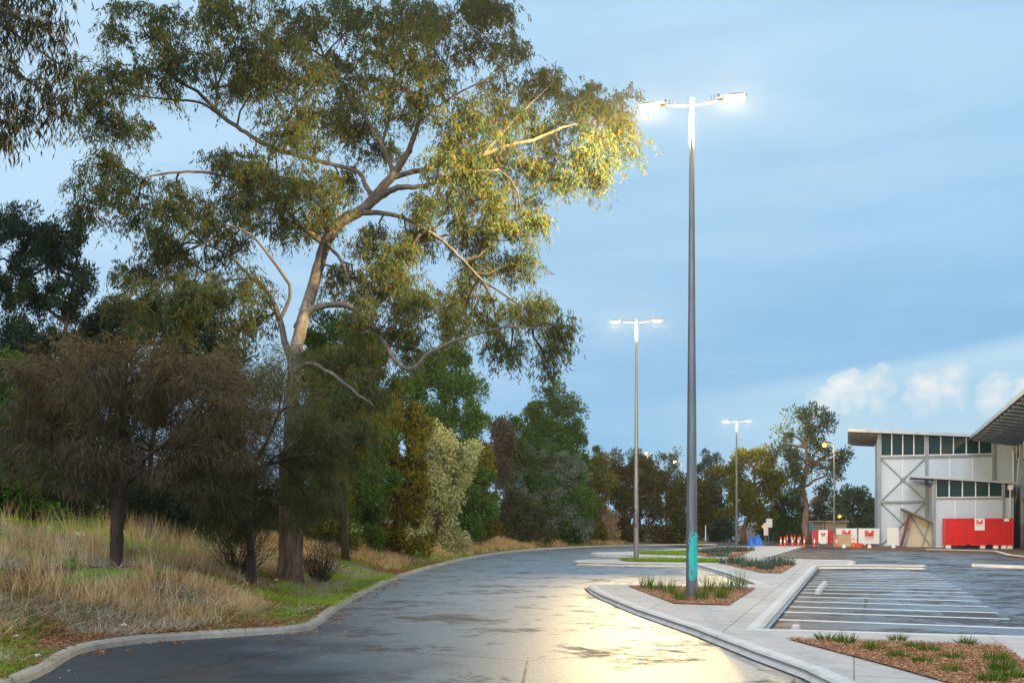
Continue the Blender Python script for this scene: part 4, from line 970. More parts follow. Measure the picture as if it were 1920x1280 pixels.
# frame columns, beams, cross braces
for u in (-.08,4.2,LW-1.1):
    c=MB(); wbox(c,u,u+.26,-.24,-.005,0,roofz(u)-.12); c.build('column',M['steel'],shed)
for a_,b_,z_ in ((.18,4.2,4.3),(.18,4.2,8.66),(4.46,LW-1.1,8.66)):
    c=MB(); wbox(c,a_,b_,-.2,-.006,z_,z_+.2); c.build('beam',M['steel'],shed)
c=MB()
for a,b in (((.2,8.6),(4.2,4.5)),((.2,4.5),(4.2,8.6)),((.2,4.3),(4.2,.2)),((.2,.2),(4.2,4.3))):
    c.tube([W(a[0],-.12 if a[1]>b[1] else -.17,a[1]),W(b[0],-.12 if a[1]>b[1] else -.17,b[1])],.055,6)
c.box(W(2.2,-.15,6.55),(.45,.04,.45),AX); c.build('cross_braces',M['steel'],shed)
for u in (2.2,6.4,8.4):
    c=MB(); wbox(c,u-.03,u+.03,-.03,-.004,0,8.64); c.build('panel_joint',M['white'],shed)
def window_strip(par,u0,u1,n,z0,ztop,v,name='window'):
    for i in range(n):
        a=u0+(u1-u0)*i/n; b=u0+(u1-u0)*(i+1)/n
        fr=MB(); t=.045
        za,zb=ztop(a),ztop(b)
        fr.hexa([W(a,v,z0),W(a+t,v,z0),W(a+t,v+.1,z0),W(a,v+.1,z0)],[W(a,v,za),W(a+t,v,za),W(a+t,v+.1,za),W(a,v+.1,za)])
        fr.hexa([W(b-t,v,z0),W(b-.002,v,z0),W(b-.002,v+.1,z0),W(b-t,v+.1,z0)],[W(b-t,v,zb),W(b-.002,v,zb),W(b-.002,v+.1,zb),W(b-t,v+.1,zb)])
        wbox(fr,a+t,b-t,v,v+.1,z0,z0+.07)
        f=fr.build(name,M['white'],par)
        g=MB(); g.hexa([W(a+t,v+.05,z0+.07),W(b-t,v+.05,z0+.07),W(b-t,v+.07,z0+.07),W(a+t,v+.07,z0+.07)],[W(a+t,v+.05,za),W(b-t,v+.05,zb),W(b-t,v+.07,zb),W(a+t,v+.07,za)])
        g.build('pane',M['glass'],f)
window_strip(shed,.2,4.2,4,8.88,lambda u:roofz(u)-.02,-.02)
window_strip(shed,4.48,LW-1.1,5,8.88,lambda u:roofz(u)-.02,-.02)

# annex in front
def AXW(u,v,z): return W(u,v,z)
annex=empty('annex_building',(0,0,0),label='low white annex with its own sloping roof and window strip behind the red container',cat='building')
u0,u1,v0=4.65,11.2,-5.0
def rz2(u): return 6.40-.085*(u-u0)
w=MB(); w.hexa([W(u0,v0,0),W(u1,v0,0),W(u1,v0+.15,0),W(u0,v0+.15,0)],[W(u0,v0,4.62),W(u1,v0,4.62),W(u1,v0+.15,4.62),W(u0,v0+.15,4.62)])
w.hexa([W(u0,v0+.15,0),W(u0+.15,v0+.15,0),W(u0+.15,-.26,0),W(u0,-.26,0)],[W(u0,v0+.15,6.2),W(u0+.15,v0+.15,6.2),W(u0+.15,-.26,6.2),W(u0,-.26,6.2)])
w.build('wall',M['clad'],annex)
r=MB(); r.hexa([W(u0-1.9,v0-.6,rz2(u0-1.9)),W(u1+.1,v0-.6,rz2(u1)),W(u1+.1,-.27,rz2(u1)),W(u0-1.9,-.27,rz2(u0-1.9))],[W(u0-1.9,v0-.6,rz2(u0-1.9)+.12),W(u1+.1,v0-.6,rz2(u1)+.12),W(u1+.1,-.27,rz2(u1)+.12),W(u0-1.9,-.27,rz2(u0-1.9)+.12)])
rf=r.build('roof',M['soffit'],annex)
r=MB(); r.hexa([W(u0-1.95,v0-.68,rz2(u0-1.9)-.03),W(u1+.1,v0-.68,rz2(u1)-.03),W(u1+.1,v0-.61,rz2(u1)-.03),W(u0-1.95,v0-.61,rz2(u0-1.9)-.03)],[W(u0-1.95,v0-.68,rz2(u0-1.9)+.17),W(u1+.1,v0-.68,rz2(u1)+.17),W(u1+.1,v0-.61,rz2(u1)+.17),W(u0-1.95,v0-.61,rz2(u0-1.9)+.17)])
r.build('fascia',M['fascia'],rf)
window_strip(annex,u0+.15,u1-.9,5,4.66,lambda u:rz2(u)-.02,v0-.02)
c=MB(); wbox(c,u0-.1,u0+.1,v0-.12,v0-.01,0,6.3); wbox(c,u1-.9,u1-.7,v0-.12,v0-.01,0,6.0); wbox(c,u0+.1,u1-.9,v0-.08,v0-.01,4.5,4.64); c.build('frame',M['steel'],annex)
for u in (6.4,8.1):
    c=MB(); wbox(c,u-.03,u+.03,v0-.03,v0-.004,0,4.48); c.build('panel_joint',M['white'],annex)
c=MB(); c.tube([W(u1-.3,v0-.2,0),W(u1-.3,v0-.2,5.6)],.06,8); wbox(c,u1-.5,u1-.1,v0-.35,v0-.05,5.3,5.75); c.build('downpipe',M['white'],annex)

# lean-to with raking red steel post
lt=empty('lean_to',(0,0,0),label='cream lean-to with a falling metal roof and a raking red steel post',cat='shelter')
w=MB(); w.hexa([W(2.3,-2.9,0),W(4.6,-2.9,0),W(4.6,-2.75,0),W(2.3,-2.75,0)],[W(2.9,-2.9,3.15),W(4.6,-2.9,2.6),W(4.6,-2.75,2.6),W(2.9,-2.75,3.15)]); w.build('wall',M['cream'],lt)
r=MB(); r.hexa([W(1.95,-4.0,3.6),W(4.6,-4.0,2.35),W(4.6,-.3,2.35),W(1.95,-.3,3.6)],[W(1.95,-4.0,3.76),W(4.6,-4.0,2.53),W(4.6,-.3,2.53),W(1.95,-.3,3.76)]); r.build('roof',M['soffit'],lt)
c=MB(); c.box(W(2.25,-3.6,1.65),(.26,.24,3.55),(Vector((U*.965-ZZ*.25)).normalized(),VV,Vector((U*.25+ZZ*.965)).normalized())); c.build('raking_post',M['rust'],lt)
c=MB(); c.tube([W(2.8,-3.2,2.9),W(4.4,-3.1,.3)],.04,6); c.tube([W(4.3,-3.15,2.4),W(3.7,-3.15,.1)],.04,6); c.build('braces',M['steel'],lt)

# right wing: side wall coming towards the camera
wing=empty('steel_shed',(0,0,0),label='long white shed wing at the right edge under a deep rising eave',cat='building')
Bc=W(LW+.9,-.02,0)
def WW(t,s,z): return Bc-VV*t-U*s+ZZ*z      # t along the wall to the camera, s outward to the left
TL=34.
def top(t): return 9.9+.03*t
w=MB(); w.hexa([WW(0,0,0),WW(TL,0,0),WW(TL,-.2,0),WW(0,-.2,0)],[WW(0,0,8.2),WW(TL,0,8.2),WW(TL,-.2,8.2),WW(0,-.2,8.2)]); w.build('wall',M['clad'],wing)
r=MB(); r.hexa([WW(-1,3.9,10.36),WW(TL,3.9,11.0),WW(TL,-8,9.2),WW(-1,-8,8.6)],[WW(-1,3.9,10.51),WW(TL,3.9,11.15),WW(TL,-8,9.35),WW(-1,-8,8.75)]); rf=r.build('roof',M['soffit'],wing)
r=MB(); r.hexa([WW(-1.1,3.91,10.26),WW(TL,3.91,10.9),WW(TL,3.99,10.9),WW(-1.1,3.99,10.26)],[WW(-1.1,3.91,10.58),WW(TL,3.91,11.22),WW(TL,3.99,11.22),WW(-1.1,3.99,10.58)]); r.build('fascia',M['fascia'],rf)
def soff(t,s): 
    a=(t+1)/(TL+1); z4=10.36+.64*a; z8=8.6+.6*a; return z8+(z4-z8)*(s+8)/11.9
r=MB()
for t in np.arange(.5,TL,2.0): r.hexa([WW(t,0,soff(t,0)-.26),WW(t,3.8,soff(t,3.8)-.2),WW(t+.12,3.8,soff(t,3.8)-.2),WW(t+.12,0,soff(t,0)-.26)],[WW(t,0,soff(t,0)-.012),WW(t,3.8,soff(t,3.8)-.012),WW(t+.12,3.8,soff(t,3.8)-.012),WW(t+.12,0,soff(t,0)-.012)])
for s in (1.2,2.4,3.5): r.hexa([WW(0,s,soff(0,s)-.11),WW(TL,s,soff(TL,s)-.11),WW(TL,s+.1,soff(TL,s)-.11),WW(0,s+.1,soff(0,s)-.11)],[WW(0,s,soff(0,s)-.013),WW(TL,s,soff(TL,s)-.013),WW(TL,s+.1,soff(TL,s)-.013),WW(0,s+.1,soff(0,s)-.013)])
r.build('purlins',M['steel'],rf)
for t in np.arange(.4,TL,4.0):
    c=MB(); c.box(WW(t,.14,4.7),(.26,.28,9.4),AX); c.build('column',M['steel'],wing)
c=MB(); c.box(WW(TL/2,.08,4.45),(.16,TL-.2,.18),AX); c.build('beam',M['steel'],wing); c=MB(); c.box(WW(TL/2,.08,8.1),(.16,TL-.2,.18),AX); c.build('beam',M['steel'],wing)
t=.6
while t<TL-2:
    for k in range(2):
        ta=t+k*1.85; tb=ta+1.75
        f=MB(); 
        for x in (ta,tb-.06): f.hexa([WW(x,.03,8.2),WW(x+.06,.03,8.2),WW(x+.06,-.05,8.2),WW(x,-.05,8.2)],[WW(x,.03,soff(x,0)-.02),WW(x+.06,.03,soff(x,0)-.02),WW(x+.06,-.05,soff(x,0)-.02),WW(x,-.05,soff(x,0)-.02)])
        f.hexa([WW(ta+.06,.03,8.2),WW(tb-.06,.03,8.2),WW(tb-.06,-.05,8.2),WW(ta+.06,-.05,8.2)],[WW(ta+.06,.03,8.26),WW(tb-.06,.03,8.26),WW(tb-.06,-.05,8.26),WW(ta+.06,-.05,8.26)])
        fo=f.build('window',M['white'],wing)
        g=MB(); g.hexa([WW(ta+.06,0,8.2),WW(tb-.06,0,8.2),WW(tb-.06,-.03,8.2),WW(ta+.06,-.03,8.2)],[WW(ta+.06,0,soff(ta,0)-.03),WW(tb-.06,0,soff(tb,0)-.03),WW(tb-.06,-.03,soff(tb,0)-.03),WW(ta+.06,-.03,soff(ta,0)-.03)]); g.build('pane',M['glass'],fo)
    t+=4.0
c=MB(); c.tube([WW(2.0,.5,.1),WW(2.0,.5,9.0)],.07,8); c.tube([WW(.6,.35,.2),WW(4.2,.35,8.2)],.045,6); c.build('downpipe',M['white'],wing)

# logo: bars forming an M, a grey line of lettering, two pale red lines
def logo(par,origin,ux,w,out,text=True):
    """origin = top-left world point of the mark, ux unit right vector, w = width, out = outward normal"""
    h=w*.62; hs=[(0,1),(.12,1),(.24,.97),(.36,.72),(.45,.5),(.54,.52),(.64,.78),(.74,.98),(.86,1)]
    mb=MB(); bw=w*.098
    for x,t in hs:
        mb.box(origin+ux*(x*w+bw/2)-ZZ*(h-h*t/2)+out*.004,(bw if x>.3 else bw*.9,.006,h*t),(ux,out,ZZ))
    mb.build('red_emblem',M['logo'],par)
    if text:
        a=MB(); b=MB(); random.seed(3)
        for i in range(12):
            x=w*(.02+i*.083); a.box(origin+ux*(x+w*.02)-ZZ*(h+w*.13)+out*.004,(w*.03,.006,w*random.uniform(.08,.13)),(ux,out,ZZ)); a.box(origin+ux*(x+w*.04)-ZZ*(h+w*.10)+out*.0045,(w*.04,.005,w*.03),(ux,out,ZZ))
        for j in range(2):
            for i in range(14): b.box(origin+ux*(w*(.06+i*.064))-ZZ*(h+w*(.27+j*.11))+out*.004,(w*.026,.006,w*.05),(ux,out,ZZ))
        a.build('grey_lettering',M['greytext'],par); b.build('pale_red_lettering',M['pinktext'],par)

# red container
cont=empty('shipping_container',(0,0,0),label='red corrugated shipping container raised on blocks beside the shed wing',cat='container')
cu=5.24; cv=-8.2; cl=5.5; ch=2.38; z0=.38
mb=MB(); n=44; front=[]
for i in range(n*2+1):
    t=i/(n*2); ph=i%4; d=.0 if ph in(0,1) else .055
    front.append((cu+.1+t*(cl-.2),cv+d))
back=[(cu+cl-.1,cv+2.4),(cu+.1,cv+2.4)]
poly=front+back; V=[W(u,v,z0+.12) for u,v in poly]+[W(u,v,z0+ch-.1) for u,v in poly]; k=len(poly)
mb.add(V,[(i,(i+1)%k,k+(i+1)%k,k+i) for i in range(k)]+[tuple(range(k))[::-1],tuple(range(k,2*k))])
mb.build('corrugated_side',M['redcont'],cont)
mb=MB()
wbox(mb,cu,cu+cl,cv-.02,cv+2.44,z0+ch-.1,z0+ch); wbox(mb,cu,cu+1.7,cv-.02,cv+2.44,z0,z0+.13); wbox(mb,cu+2.1,cu+cl-2.1,cv-.02,cv+2.44,z0,z0+.13); wbox(mb,cu+cl-1.7,cu+cl,cv-.02,cv+2.44,z0,z0+.13); wbox(mb,cu+1.7,cu+2.1,cv-.02,cv+2.44,z0+.09,z0+.13); wbox(mb,cu+cl-2.1,cu+cl-1.7,cv-.02,cv+2.44,z0+.09,z0+.13)
for u in (cu,cu+cl-.1): wbox(mb,u,u+.1,cv-.02,cv+2.44,z0+.13,z0+ch-.1)
mb.build('frame',M['redcont'],cont)
mb=MB(); wbox(mb,cu+2.42,cu+3.22,cv-.035,cv-.022,z0+1.32,z0+2.36); sg=mb.build('sign_board',M['white'],cont)
logo(sg,W(cu+2.53,cv-.038,z0+2.24),U,.58,-VV)
mb=MB(); wbox(mb,cu+4.75,cu+5.15,cv-.035,cv-.022,z0+2.1,z0+2.34); mb.build('number_plate',M['white'],cont)
for i,(u,l) in enumerate(((cu+.3,'pale block propping the left end of the red container'),(cu+3.05,'narrow pale block propping the middle of the red container'),(cu+4.1,'white block under the container left of the end pair'),(cu+4.72,'white block second from the container right end'),(cu+5.2,'white block under the right end of the red container'))):
    mb=MB(); mb.hexa([W(u-.2,cv-.1,.1),W(u+.22,cv-.08,.1),W(u+.22,cv+.5,.1),W(u-.2,cv+.5,.1)],[W(u-.18,cv-.06,z0-.005),W(u+.2,cv-.06,z0-.005),W(u+.2,cv+.5,z0-.005),W(u-.18,cv+.5,z0-.005)])
    tag(mb.build('concrete_block',M['white' if i>1 else 'kerb']),l,'block','blocks under the container')

# white board, banners, plywood, red barriers
def panel(name,label,cat,px0,px1,py0,py1,Y,mat,par=None,th=.05,group=None,mark=None,posts=True,sag=.0):
    a=Vector(P(px0,py1,Y)); b=Vector(P(px1,py1,Y)); hgt=(py1-py0)*Y/F
    root=empty(name,(a.x,a.y,0),label=label,cat=cat,group=group)
    O=Vector((a.x,a.y,0)); wdt=b.x-a.x; z0=a.z
    mb=MB(); nx=10; V=[]
    for i in range(nx+1):
        for k in range(5):
            bul=.04*math.sin(i*1.3+k)*(1 if sag else 0)
            V.append((wdt*i/nx,bul-.0,z0+hgt*k/4-sag*math.sin(math.pi*i/nx)*(.12 if k==0 else 0)))
    m=len(V); V2=[(x,y+th,z) for x,y,z in V]
    fr=[(i*5+k,(i+1)*5+k,(i+1)*5+k+1,i*5+k+1) for i in range(nx) for k in range(4)]
    fb=[tuple(m+q for q in f[::-1]) for f in fr]
    ring=[i*5 for i in range(nx+1)]+[nx*5+k for k in range(1,5)]+[i*5+4 for i in range(nx-1,-1,-1)]+[k for k in range(3,0,-1)]
    fe=[(ring[(j+1)%len(ring)],ring[j],m+ring[j],m+ring[(j+1)%len(ring)]) for j in range(len(ring))]
    mb.add(V+V2,fr+fb+fe); p=mb.build('panel',mat,root)
    if posts:
        q=MB()
        for x in (0,wdt): q.tube([(x,th+.05,0),(x,th+.05,z0+hgt+.05)],.03,6)
        for x in (0,wdt): q.box((x,th+.05,.06),(.5,.2,.12))
        q.build('posts',M['steel'],root)
    if mark:
        logo(root,Vector((mark[0]*wdt,-.06,z0+hgt*mark[1])),Vector((1,0,0)),mark[2]*wdt,Vector((0,-1,0)),mark[3])
    return root
panel('banner','big white banner with a red emblem fixed beside the shed corner','banner',1610,1649,990,1019,96.5,M['white'],mark=(.28,.88,.45,True),group='site banners')
panel('banner','white banner with a red emblem half hidden behind the plywood box','banner',1568,1607,990,1018,98.5,M['white'],mark=(.28,.88,.42,True),group='site banners')
panel('banner','narrow white banner with a red emblem between two red mesh banners','banner',1535,1552,993,1017,97.5,M['white'],mark=(.26,.8,.45,True),group='site banners',sag=1)
panel('banner','left red mesh banner on the site barrier','banner',1524,1534.5,993,1017,98,M['redmesh'],group='site banners',sag=1)
panel('banner','right red mesh banner on the site barrier','banner',1552.5,1562,993,1017,98,M['redmesh'],group='site banners',sag=1)
panel('white_board','plain white board leaning upright against the shed wall','board',1664,1685,989,1021,93.5,M['white'],posts=False,th=.12)
x0,y0,_=P(1569,1020,94); x1=P(1596,1020,94)[0]
pb=empty('plywood_box',(x0,y0,0),label='tan plywood crate standing between the banners and the lamp post',cat='crate')
mb=MB(); mb.box(((x1-x0)/2,.5,.68),(x1-x0,1.0,1.1)); mb.build('body',M['ply'],pb)
mb=MB(); 
for q in (0.06,(x1-x0)/2,(x1-x0)-.06): mb.box((q,-.02,.68),(.09,.04,1.14))
mb.box(((x1-x0)/2,.5,1.26),(x1-x0+.06,1.06,.05)); mb.build('battens',M['ply'],pb)
mb=MB()
for q in (.1,(x1-x0)-.1): mb.box((q,.5,.07),(.12,.9,.12))
mb.build('skids',M['ply'],pb)
# bollards and cones
def bollard(first):
    r=empty('bollard',(0,0,0))
    mb=MB(); mb.tube([(0,0,0),(0,0,.05)],[.22,.2],10); mb.build('base',M['black'],r)
    mb=MB(); mb.tube([(0,0,.05),(0,0,.96),(0,0,1.04)],[.075,.07,.04],10); mb.build('post',M['orange'],r)
    mb=MB(); mb.tube([(0,0,.52),(0,0,.80)],[.082,.080],10); mb.build('reflective_band',M['white'],r)
    mb=MB(); mb.tube([(0,0,1.0),(0,0,1.07)],[.05,.08],8); mb.build('cap',M['orange'],r)
    return r
bo=bollard(0); used=False
BL=[(1464,'leftmost orange and white bollard at the end of the footpath'),(1471.5,'second orange bollard from the left, close to the first'),(1486,'third orange bollard from the left, left of the gum trunk'),(1497,'fourth orange bollard from the left, left of the gum trunk'),(1508,'orange bollard directly in front of the gum trunk'),(1527,'orange bollard in front of the left red mesh banner'),(1568.5,'orange bollard at the left edge of the plywood crate')]
for px,l in BL:
    b=bo if not used else copy_tree(bo); used=True
    Y=93.; b.location=((px-960)*Y/F,Y,0.0); tag(b,l,'bollard','orange bollards across the path')
BL2=[(1476,'small far orange bollard behind the second near one'),(1484,'small far orange bollard left of the third near one'),(1490,'small far orange bollard right of the third near one'),(1500,'small far orange bollard between the fourth near one and the gum')]
for px,l in BL2:
    b=copy_tree(bo); Y=112.; b.location=((px-960)*Y/F,Y,-.0); tag(b,l,'bollard','orange bollards across the path')
def cone(px,Y,label,lying=False):
    r=empty('traffic_cone',((px-960)*Y/F,Y,.1),label=label,cat='traffic cone')
    mb=MB(); mb.box((0,0,.02),(.42,.42,.04)); mb.build('base',M['orange'],r)
    mb=MB(); mb.tube([(0,0,.04),(0,0,.9)],[.17,.035],14); mb.build('cone_body',M['orange'],r)
    mb=MB(); mb.tube([(0,0,.42),(0,0,.62)],[.113,.088],14); mb.build('reflective_band',M['white'],r)
    if lying: r.rotation_euler=(0,math.radians(86),.4); r.location.z=.28
cone(1600,94,'orange cone standing upright at the right of the plywood crate')
cone(1606,93,'orange cone lying on its side before the big banner',True)
cone(1612,92.6,'second orange cone lying on its side, right of the other',True)

# signs
def sign():
    X,Y=(1441-960)*100/F,100.
    r=empty('road_sign',(X,Y,0),label='pair of blank pale sign plates on two thin posts beside the footpath',cat='sign')
    mb=MB(); mb.tube([(0,0,-.05),(0,0,3.0)],.035,8); mb.tube([(-.25,0,-.05),(-.25,0,2.2)],.035,8); mb.build('posts',M['galv'],r)
    mb=MB(); mb.box((-.28,-.05,1.75),(.42,.02,1.25)); mb.build('lower_plate',M['plate'],r)
    mb=MB(); mb.box((.05,-.06,2.35),(.62,.02,.85)); mb.build('upper_plate',M['plate'],r)
    r2=empty('road_sign',((1433-960)*103/F,103,0),label='small yellow diamond warning sign left of the pale sign plates',cat='sign')
    mb=MB(); mb.tube([(0,0,-.05),(0,0,2.4)],.03,8); mb.build('post',M['galv'],r2)
    mb=MB(); s=.34; mb.hexa([(0,-.05,2.0-s),(s,-.05,2.0),(0,-.05,2.0+s),(-s,-.05,2.0)],[(0,-.03,2.0-s),(s,-.03,2.0),(0,-.03,2.0+s),(-s,-.03,2.0)]); mb.build('plate',M['yellow'],r2)
sign()
# black mesh fence
def fence(px0,px1,Y,hgt,label):
    X0=(px0-960)*Y/F; X1=(px1-960)*Y/F; L=X1-X0
    r=empty('mesh_fence',(X0,Y,0),label=label,cat='fence')
    n=int(L/2.6)
    for i in range(n+1):
        mb=MB(); mb.tube([(L*i/n,0,-.05),(L*i/n,0,hgt+.1)],.04,6); mb.build('post',M['black'],r)
    mb=MB()
    for z in (.1,hgt*.5,hgt): mb.tube([(0,-.04,z),(L,-.04,z)],.02,4)
    k=int(L/.16)
    for i in range(k): mb.tube([(L*i/k,-.04,.1),(L*i/k,-.04,hgt)],.012,3,cap=False)
    mb.build('mesh_panel',M['black'],r)
fence(1440,1546,112,2.5,'tall black mesh fence behind the gum trunk and orange bollards')
# sandy building
def small_building(name,label,px0,px1,ytop,Y,wm,rm,dep=6,win=()):
    X0=(px0-960)*Y/F; X1=(px1-960)*Y/F; h=H+(HY-ytop)*Y/F; L=X1-X0
    r=empty(name,(X0,Y,0),label=label,cat='building')
    mb=MB(); mb.box((L/2,dep/2,h/2-.1),(L,dep,h)); mb.build('wall',wm,r)
    mb=MB(); mb.box((L/2,dep/2,h+.0),(L+.5,dep+.5,.18)); mb.build('roof',rm,r)
    for a,b,c,d in win:
        f=MB(); f.box((L*(a+b)/2,-.03,h*(c+d)/2),(L*(b-a),.05,h*(d-c))); fo=f.build('window',M['white'],r)
        g=MB(); g.box((L*(a+b)/2,-.062,h*(c+d)/2),(L*(b-a)-.14,.02,h*(d-c)-.14)); g.build('pane',M['glass'],fo)
small_building('block_building','small sandy flat-roofed block building behind the red and white banners',1541,1587,977,118,M['sand'],M['ply'],win=((.42,.56,.5,.75),))
small_building('office_building','pale blue glazed building partly hidden behind trees left of the third lamp post',1336,1382,972,150,M['bluegl'],M['tile'],8,win=((.05,.2,.05,.85),(.25,.42,.1,.85),(.48,.62,.05,.8),(.68,.82,.05,.8)))
small_building('office_building','pale pink rendered building just right of the main lamp post foot',1306,1335,974,158,M['pinkwall'],M['tile'],8,win=((.35,.5,.3,.7),))
small_building('distant_house','pale distant house seen between the sandy block and the shed',1615,1640,972,170,M['white'],M['tile'],8,win=((.2,.4,.4,.7),(.6,.8,.4,.7)))
small_building('distant_house','low dark-roofed distant house above the sandy block building',1548,1600,965,190,M['cream'],M['tile'],8,win=((.2,.35,.5,.75),))
# white post near the dark bush
mb=MB(); mb.tube([(0,0,0),(0,0,1.7)],.06,8); mb.tube([(0,0,1.7),(0,0,1.8)],[.075,.02],8); o=mb.build('marker_post',M['white']); o.location=((1323-960)*112/F,112,0.3); tag(o,'short white post on the brown bank beyond the main lamp post','post')
# blue tarps under the tree
def tarp(px0,px1,hgt,Y,label):
    X0=(px0-960)*Y/F; X1=(px1-960)*Y/F; L=X1-X0; mb=MB(); nx,ny=14,8; V=[]
    for i in range(nx+1):
        for k in range(ny+1):
            u=i/nx; w_=k/ny; z=hgt*(math.sin(math.pi*min(1,u*1.02))**.45)*(math.sin(math.pi*w_)**.5)+ (random.uniform(-.1,.1) if 0<i<nx and 0<k<ny else 0)
            V.append((L*u,w_*1.6,max(0,z)))
    mb.add(V,[(i*(ny+1)+k,(i+1)*(ny+1)+k,(i+1)*(ny+1)+k+1,i*(ny+1)+k+1) for i in range(nx) for k in range(ny)])
    o=mb.build('covered_pile',M['bluetarp']); o.location=(X0,Y,-.02); tag(o,label,'tarpaulin pile','blue covered piles under the tree')
tarp(1406,1416,.9,104,'smaller blue covered pile left of a tree trunk')
tarp(1416,1432,1.15,105,'larger blue covered pile beside the sign posts')
# blue car-sized banner strip right of gum
mb=MB(); mb.box((0,0,1.3),(.5,.12,2.4)); mb.tube([(-.2,0,-.1),(-.2,0,.2)],.04,6); mb.tube([(.2,0,-.1),(.2,0,.2)],.04,6); o=mb.build('blue_panel',M['bluegl']); o.location=((1520-960)*114/F,114,0); tag(o,'narrow light blue panel standing right of the gum trunk','panel')

# ------------------------------------------------------------------ world
wd=bpy.data.worlds.new("World"); scene.world=wd; wd.use_nodes=True
nt=wd.node_tree; nt.nodes.clear(); out=nt.nodes.new('ShaderNodeOutputWorld'); bg=nt.nodes.new('ShaderNodeBackground'); nt.links.new(bg.outputs[0],out.inputs[0])
sky=N(nt,'ShaderNodeTexSky'); sky.sky_type='NISHITA'; sky.sun_disc=False; SE,SR=math.radians(6),math.radians(200)
sky.sun_elevation=SE; sky.sun_rotation=SR
tc=N(nt,'ShaderNodeTexCoord'); nv=N(nt,'ShaderNodeVectorMath',operation='NORMALIZE'); nt.links.new(tc.outputs['Generated'],nv.inputs[0]); dirv=nv.outputs[0]
sp=N(nt,'ShaderNodeSeparateXYZ'); nt.links.new(dirv,sp.inputs[0])
el=math_(nt,'MULTIPLY',math_(nt,'ARCSINE',sp.outputs[2]),57.2958)
az=math_(nt,'MULTIPLY',math_(nt,'ARCTAN2',sp.outputs[0],sp.outputs[1]),57.2958)
def vscale(v,s):
    m=N(nt,'ShaderNodeMapping'); m.inputs['Scale'].default_value=s; nt.links.new(v,m.inputs[0]); return m.outputs[0]
ns=noise_(nt,vscale(dirv,(2.2,2.2,14)),1.6,6,.55,.4)      # flat streaks
nb=noise_(nt,vscale(dirv,(1,1,2.2)),3.0,5,.5)
# cloud deck colour by height
elj=math_(nt,'ADD',el,math_(nt,'MULTIPLY',math_(nt,'SUBTRACT',nb,.5),9))
deck=ramp(nt,math_(nt,'DIVIDE',elj,34),[(0,(.33,.58,.82)),(.12,(.28,.55,.83)),(.28,(.28,.55,.83)),(.42,(.37,.64,.90)),(.70,(.43,.71,.96)),(1,(.46,.74,.99))])
left=ramp_val(nt,az,8,-26)
deck=mix(nt,math_(nt,'MULTIPLY',left,.85),deck,(.60,.83,1.04))
deck=mix(nt,math_(nt,'MULTIPLY',ramp_val(nt,ns,.47,.66),.17),deck,(.17,.36,.62))
deck=mix(nt,math_(nt,'MULTIPLY',ramp_val(nt,ns,.50,.34),.16),deck,(.60,.78,.92))
# clear wedge low on the right, under the deck edge
edge=math_(nt,'SUBTRACT',math_(nt,'ADD',6.0,math_(nt,'MULTIPLY',az,.132)),el)
edge=math_(nt,'ADD',edge,math_(nt,'MULTIPLY',math_(nt,'SUBTRACT',ns,.5),1.0))
wedge=math_(nt,'MULTIPLY',ramp_val(nt,edge,-.2,.55),ramp_val(nt,az,5,15))
clear=ramp(nt,math_(nt,'DIVIDE',el,10),[(0,(.42,.64,.82)),(.35,(.42,.67,.87)),(.7,(.42,.68,.88)),(1,(.60,.80,.93))])
col=mix(nt,math_(nt,'MULTIPLY',wedge,.95),deck,clear)
# cumulus heads in the wedge
wn=N(nt,'ShaderNodeTexNoise'); wn.inputs['Scale'].default_value=24; wn.inputs['Detail'].default_value=7; wn.inputs['Roughness'].default_value=.6
nt.links.new(vscale(dirv,(1,1,1.3)),wn.inputs['Vector']); nf=math_(nt,'SUBTRACT',wn.outputs['Fac'],.5)
wb=noise_(nt,vscale(dirv,(1,1,1.2)),60,5,.6)
def blob(a,e,ra,re):
    x=math_(nt,'DIVIDE',math_(nt,'SUBTRACT',az,a),ra); y=math_(nt,'DIVIDE',math_(nt,'SUBTRACT',el,e),re)
    y=math_(nt,'MULTIPLY',y,math_(nt,'ADD',1,math_(nt,'MULTIPLY',math_(nt,'LESS_THAN',y,0),-.45)))
    return math_(nt,'SUBTRACT',1,math_(nt,'ADD',math_(nt,'MULTIPLY',x,x),math_(nt,'MULTIPLY',y,y)))
f=None
for q in ((18.9,7.5,1.3,.8),(20.2,7.7,1.0,.9),(22.5,7.5,1.2,1.1),(23.9,7.7,1.0,1.0),(25.9,7.0,1.1,.9),(27.5,6.6,1.3,.9),(17.3,7.0,1.1,.6),(31,7,3,1.6),(35,6.2,3,1.6),(-38,7,4,2),(-45,6,4,2)):
    b_=blob(*q); f=b_ if f is None else math_(nt,'MAXIMUM',f,b_)
f=math_(nt,'ADD',f,math_(nt,'MULTIPLY',nf,3.2)); f=math_(nt,'ADD',f,math_(nt,'MULTIPLY',math_(nt,'SUBTRACT',wb,.5),1.6))
body=math_(nt,'MULTIPLY',math_(nt,'MULTIPLY',ramp_val(nt,f,-.12,.10),ramp_val(nt,el,3.8,6.4)),.97)
puffc=ramp(nt,math_(nt,'ADD',math_(nt,'MULTIPLY',f,.5),math_(nt,'MULTIPLY',nf,1.2)),[(0,(.52,.73,.88)),(.35,(.72,.83,.90)),(.75,(.93,.94,.93))])
col=mix(nt,body,col,puffc)
soft=math_(nt,'MULTIPLY',ramp_val(nt,math_(nt,'ADD',blob(22,5.0,9,2.6),math_(nt,'MULTIPLY',nf,1.5)),0,1.2),.42)
col=mix(nt,soft,col,(.62,.78,.88))
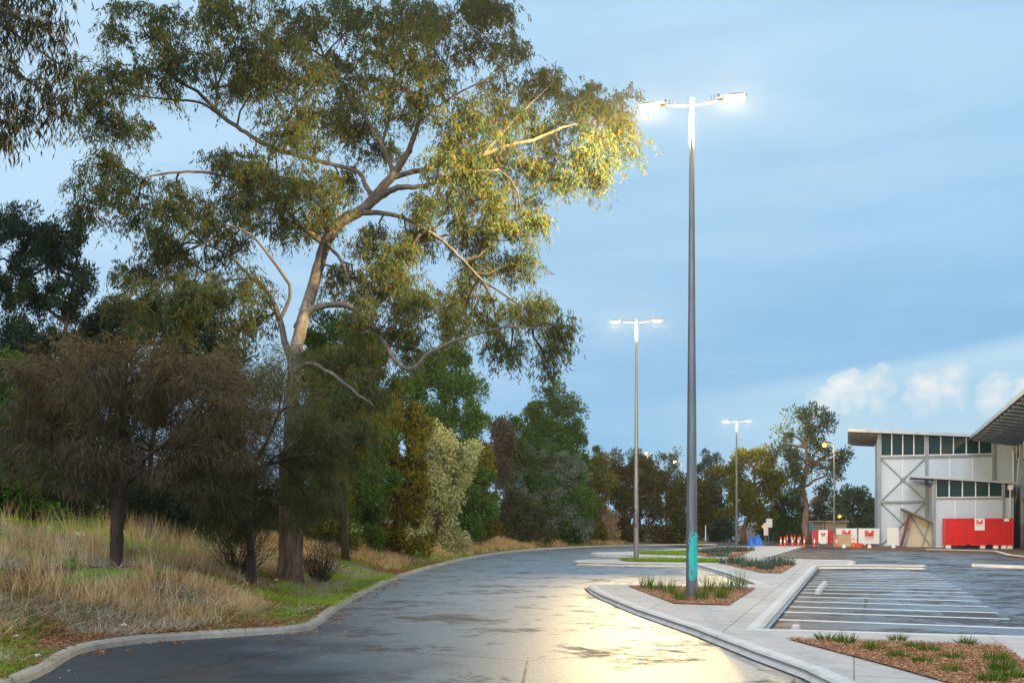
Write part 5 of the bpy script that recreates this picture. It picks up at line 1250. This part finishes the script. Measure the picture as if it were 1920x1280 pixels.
# a little clear-sky light through the cloud, and unseen sky behind the camera brightened as added fill
skys=mix(nt,1.0,sky.outputs[0],(.10,.10,.10),'MULTIPLY')
col=mix(nt,.06,col,skys)
back=ramp_val(nt,sp.outputs[1],.05,-.75)
col=mix(nt,math_(nt,'MULTIPLY',back,.75),col,(1.0,1.04,1.12))
nt.links.new(col,bg.inputs[0]); bg.inputs[1].default_value=1.0

sd=bpy.data.lights.new('sun','SUN'); sd.energy=1.5; sd.angle=math.radians(24); sd.color=(1,.96,.92)
so=bpy.data.objects.new('sun',sd); COL.objects.link(so)
SE=math.radians(36); ang=math.radians(205)   # behind the camera, slightly right
dv=Vector((math.sin(math.radians(202))*math.cos(SE),math.cos(math.radians(202))*math.cos(SE),math.sin(SE)))
so.rotation_euler=dv.to_track_quat('Z','Y').to_euler(); sky.sun_elevation=SE; sky.sun_rotation=math.radians(202)

# damp evening air
hm=bpy.data.materials.new('damp_air'); hm.use_nodes=True; hn=hm.node_tree; hn.nodes.clear()
ho=hn.nodes.new('ShaderNodeOutputMaterial'); hp=hn.nodes.new('ShaderNodeVolumePrincipled'); hn.links.new(hp.outputs[0],ho.inputs['Volume'])
hp.inputs['Color'].default_value=(.95,.95,.95,1); hp.inputs['Density'].default_value=.00025; hp.inputs['Anisotropy'].default_value=.6
mb=MB(); mb.box((0,60,20),(420,360,46)); o=mb.build('haze',hm); o['kind']='stuff'

# ------------------------------------------------------------------ camera
cd=bpy.data.cameras.new('camera'); cam=bpy.data.objects.new('camera',cd); COL.objects.link(cam)
cd.sensor_width=36; cd.sensor_fit='HORIZONTAL'; cd.lens=36*F/1920; cd.shift_y=(HY-640)/1920
cam.location=(0,0,H); cam.rotation_euler=(math.radians(90),0,0); cd.clip_end=5000; cd.clip_start=.1
scene.camera=cam
scene.view_settings.view_transform='Standard'; scene.view_settings.look='None'; scene.view_settings.exposure=0; scene.view_settings.gamma=1
scene.cycles.use_denoising=True
scene.cycles.max_bounces=6; scene.cycles.transparent_max_bounces=6; scene.cycles.sample_clamp_indirect=6
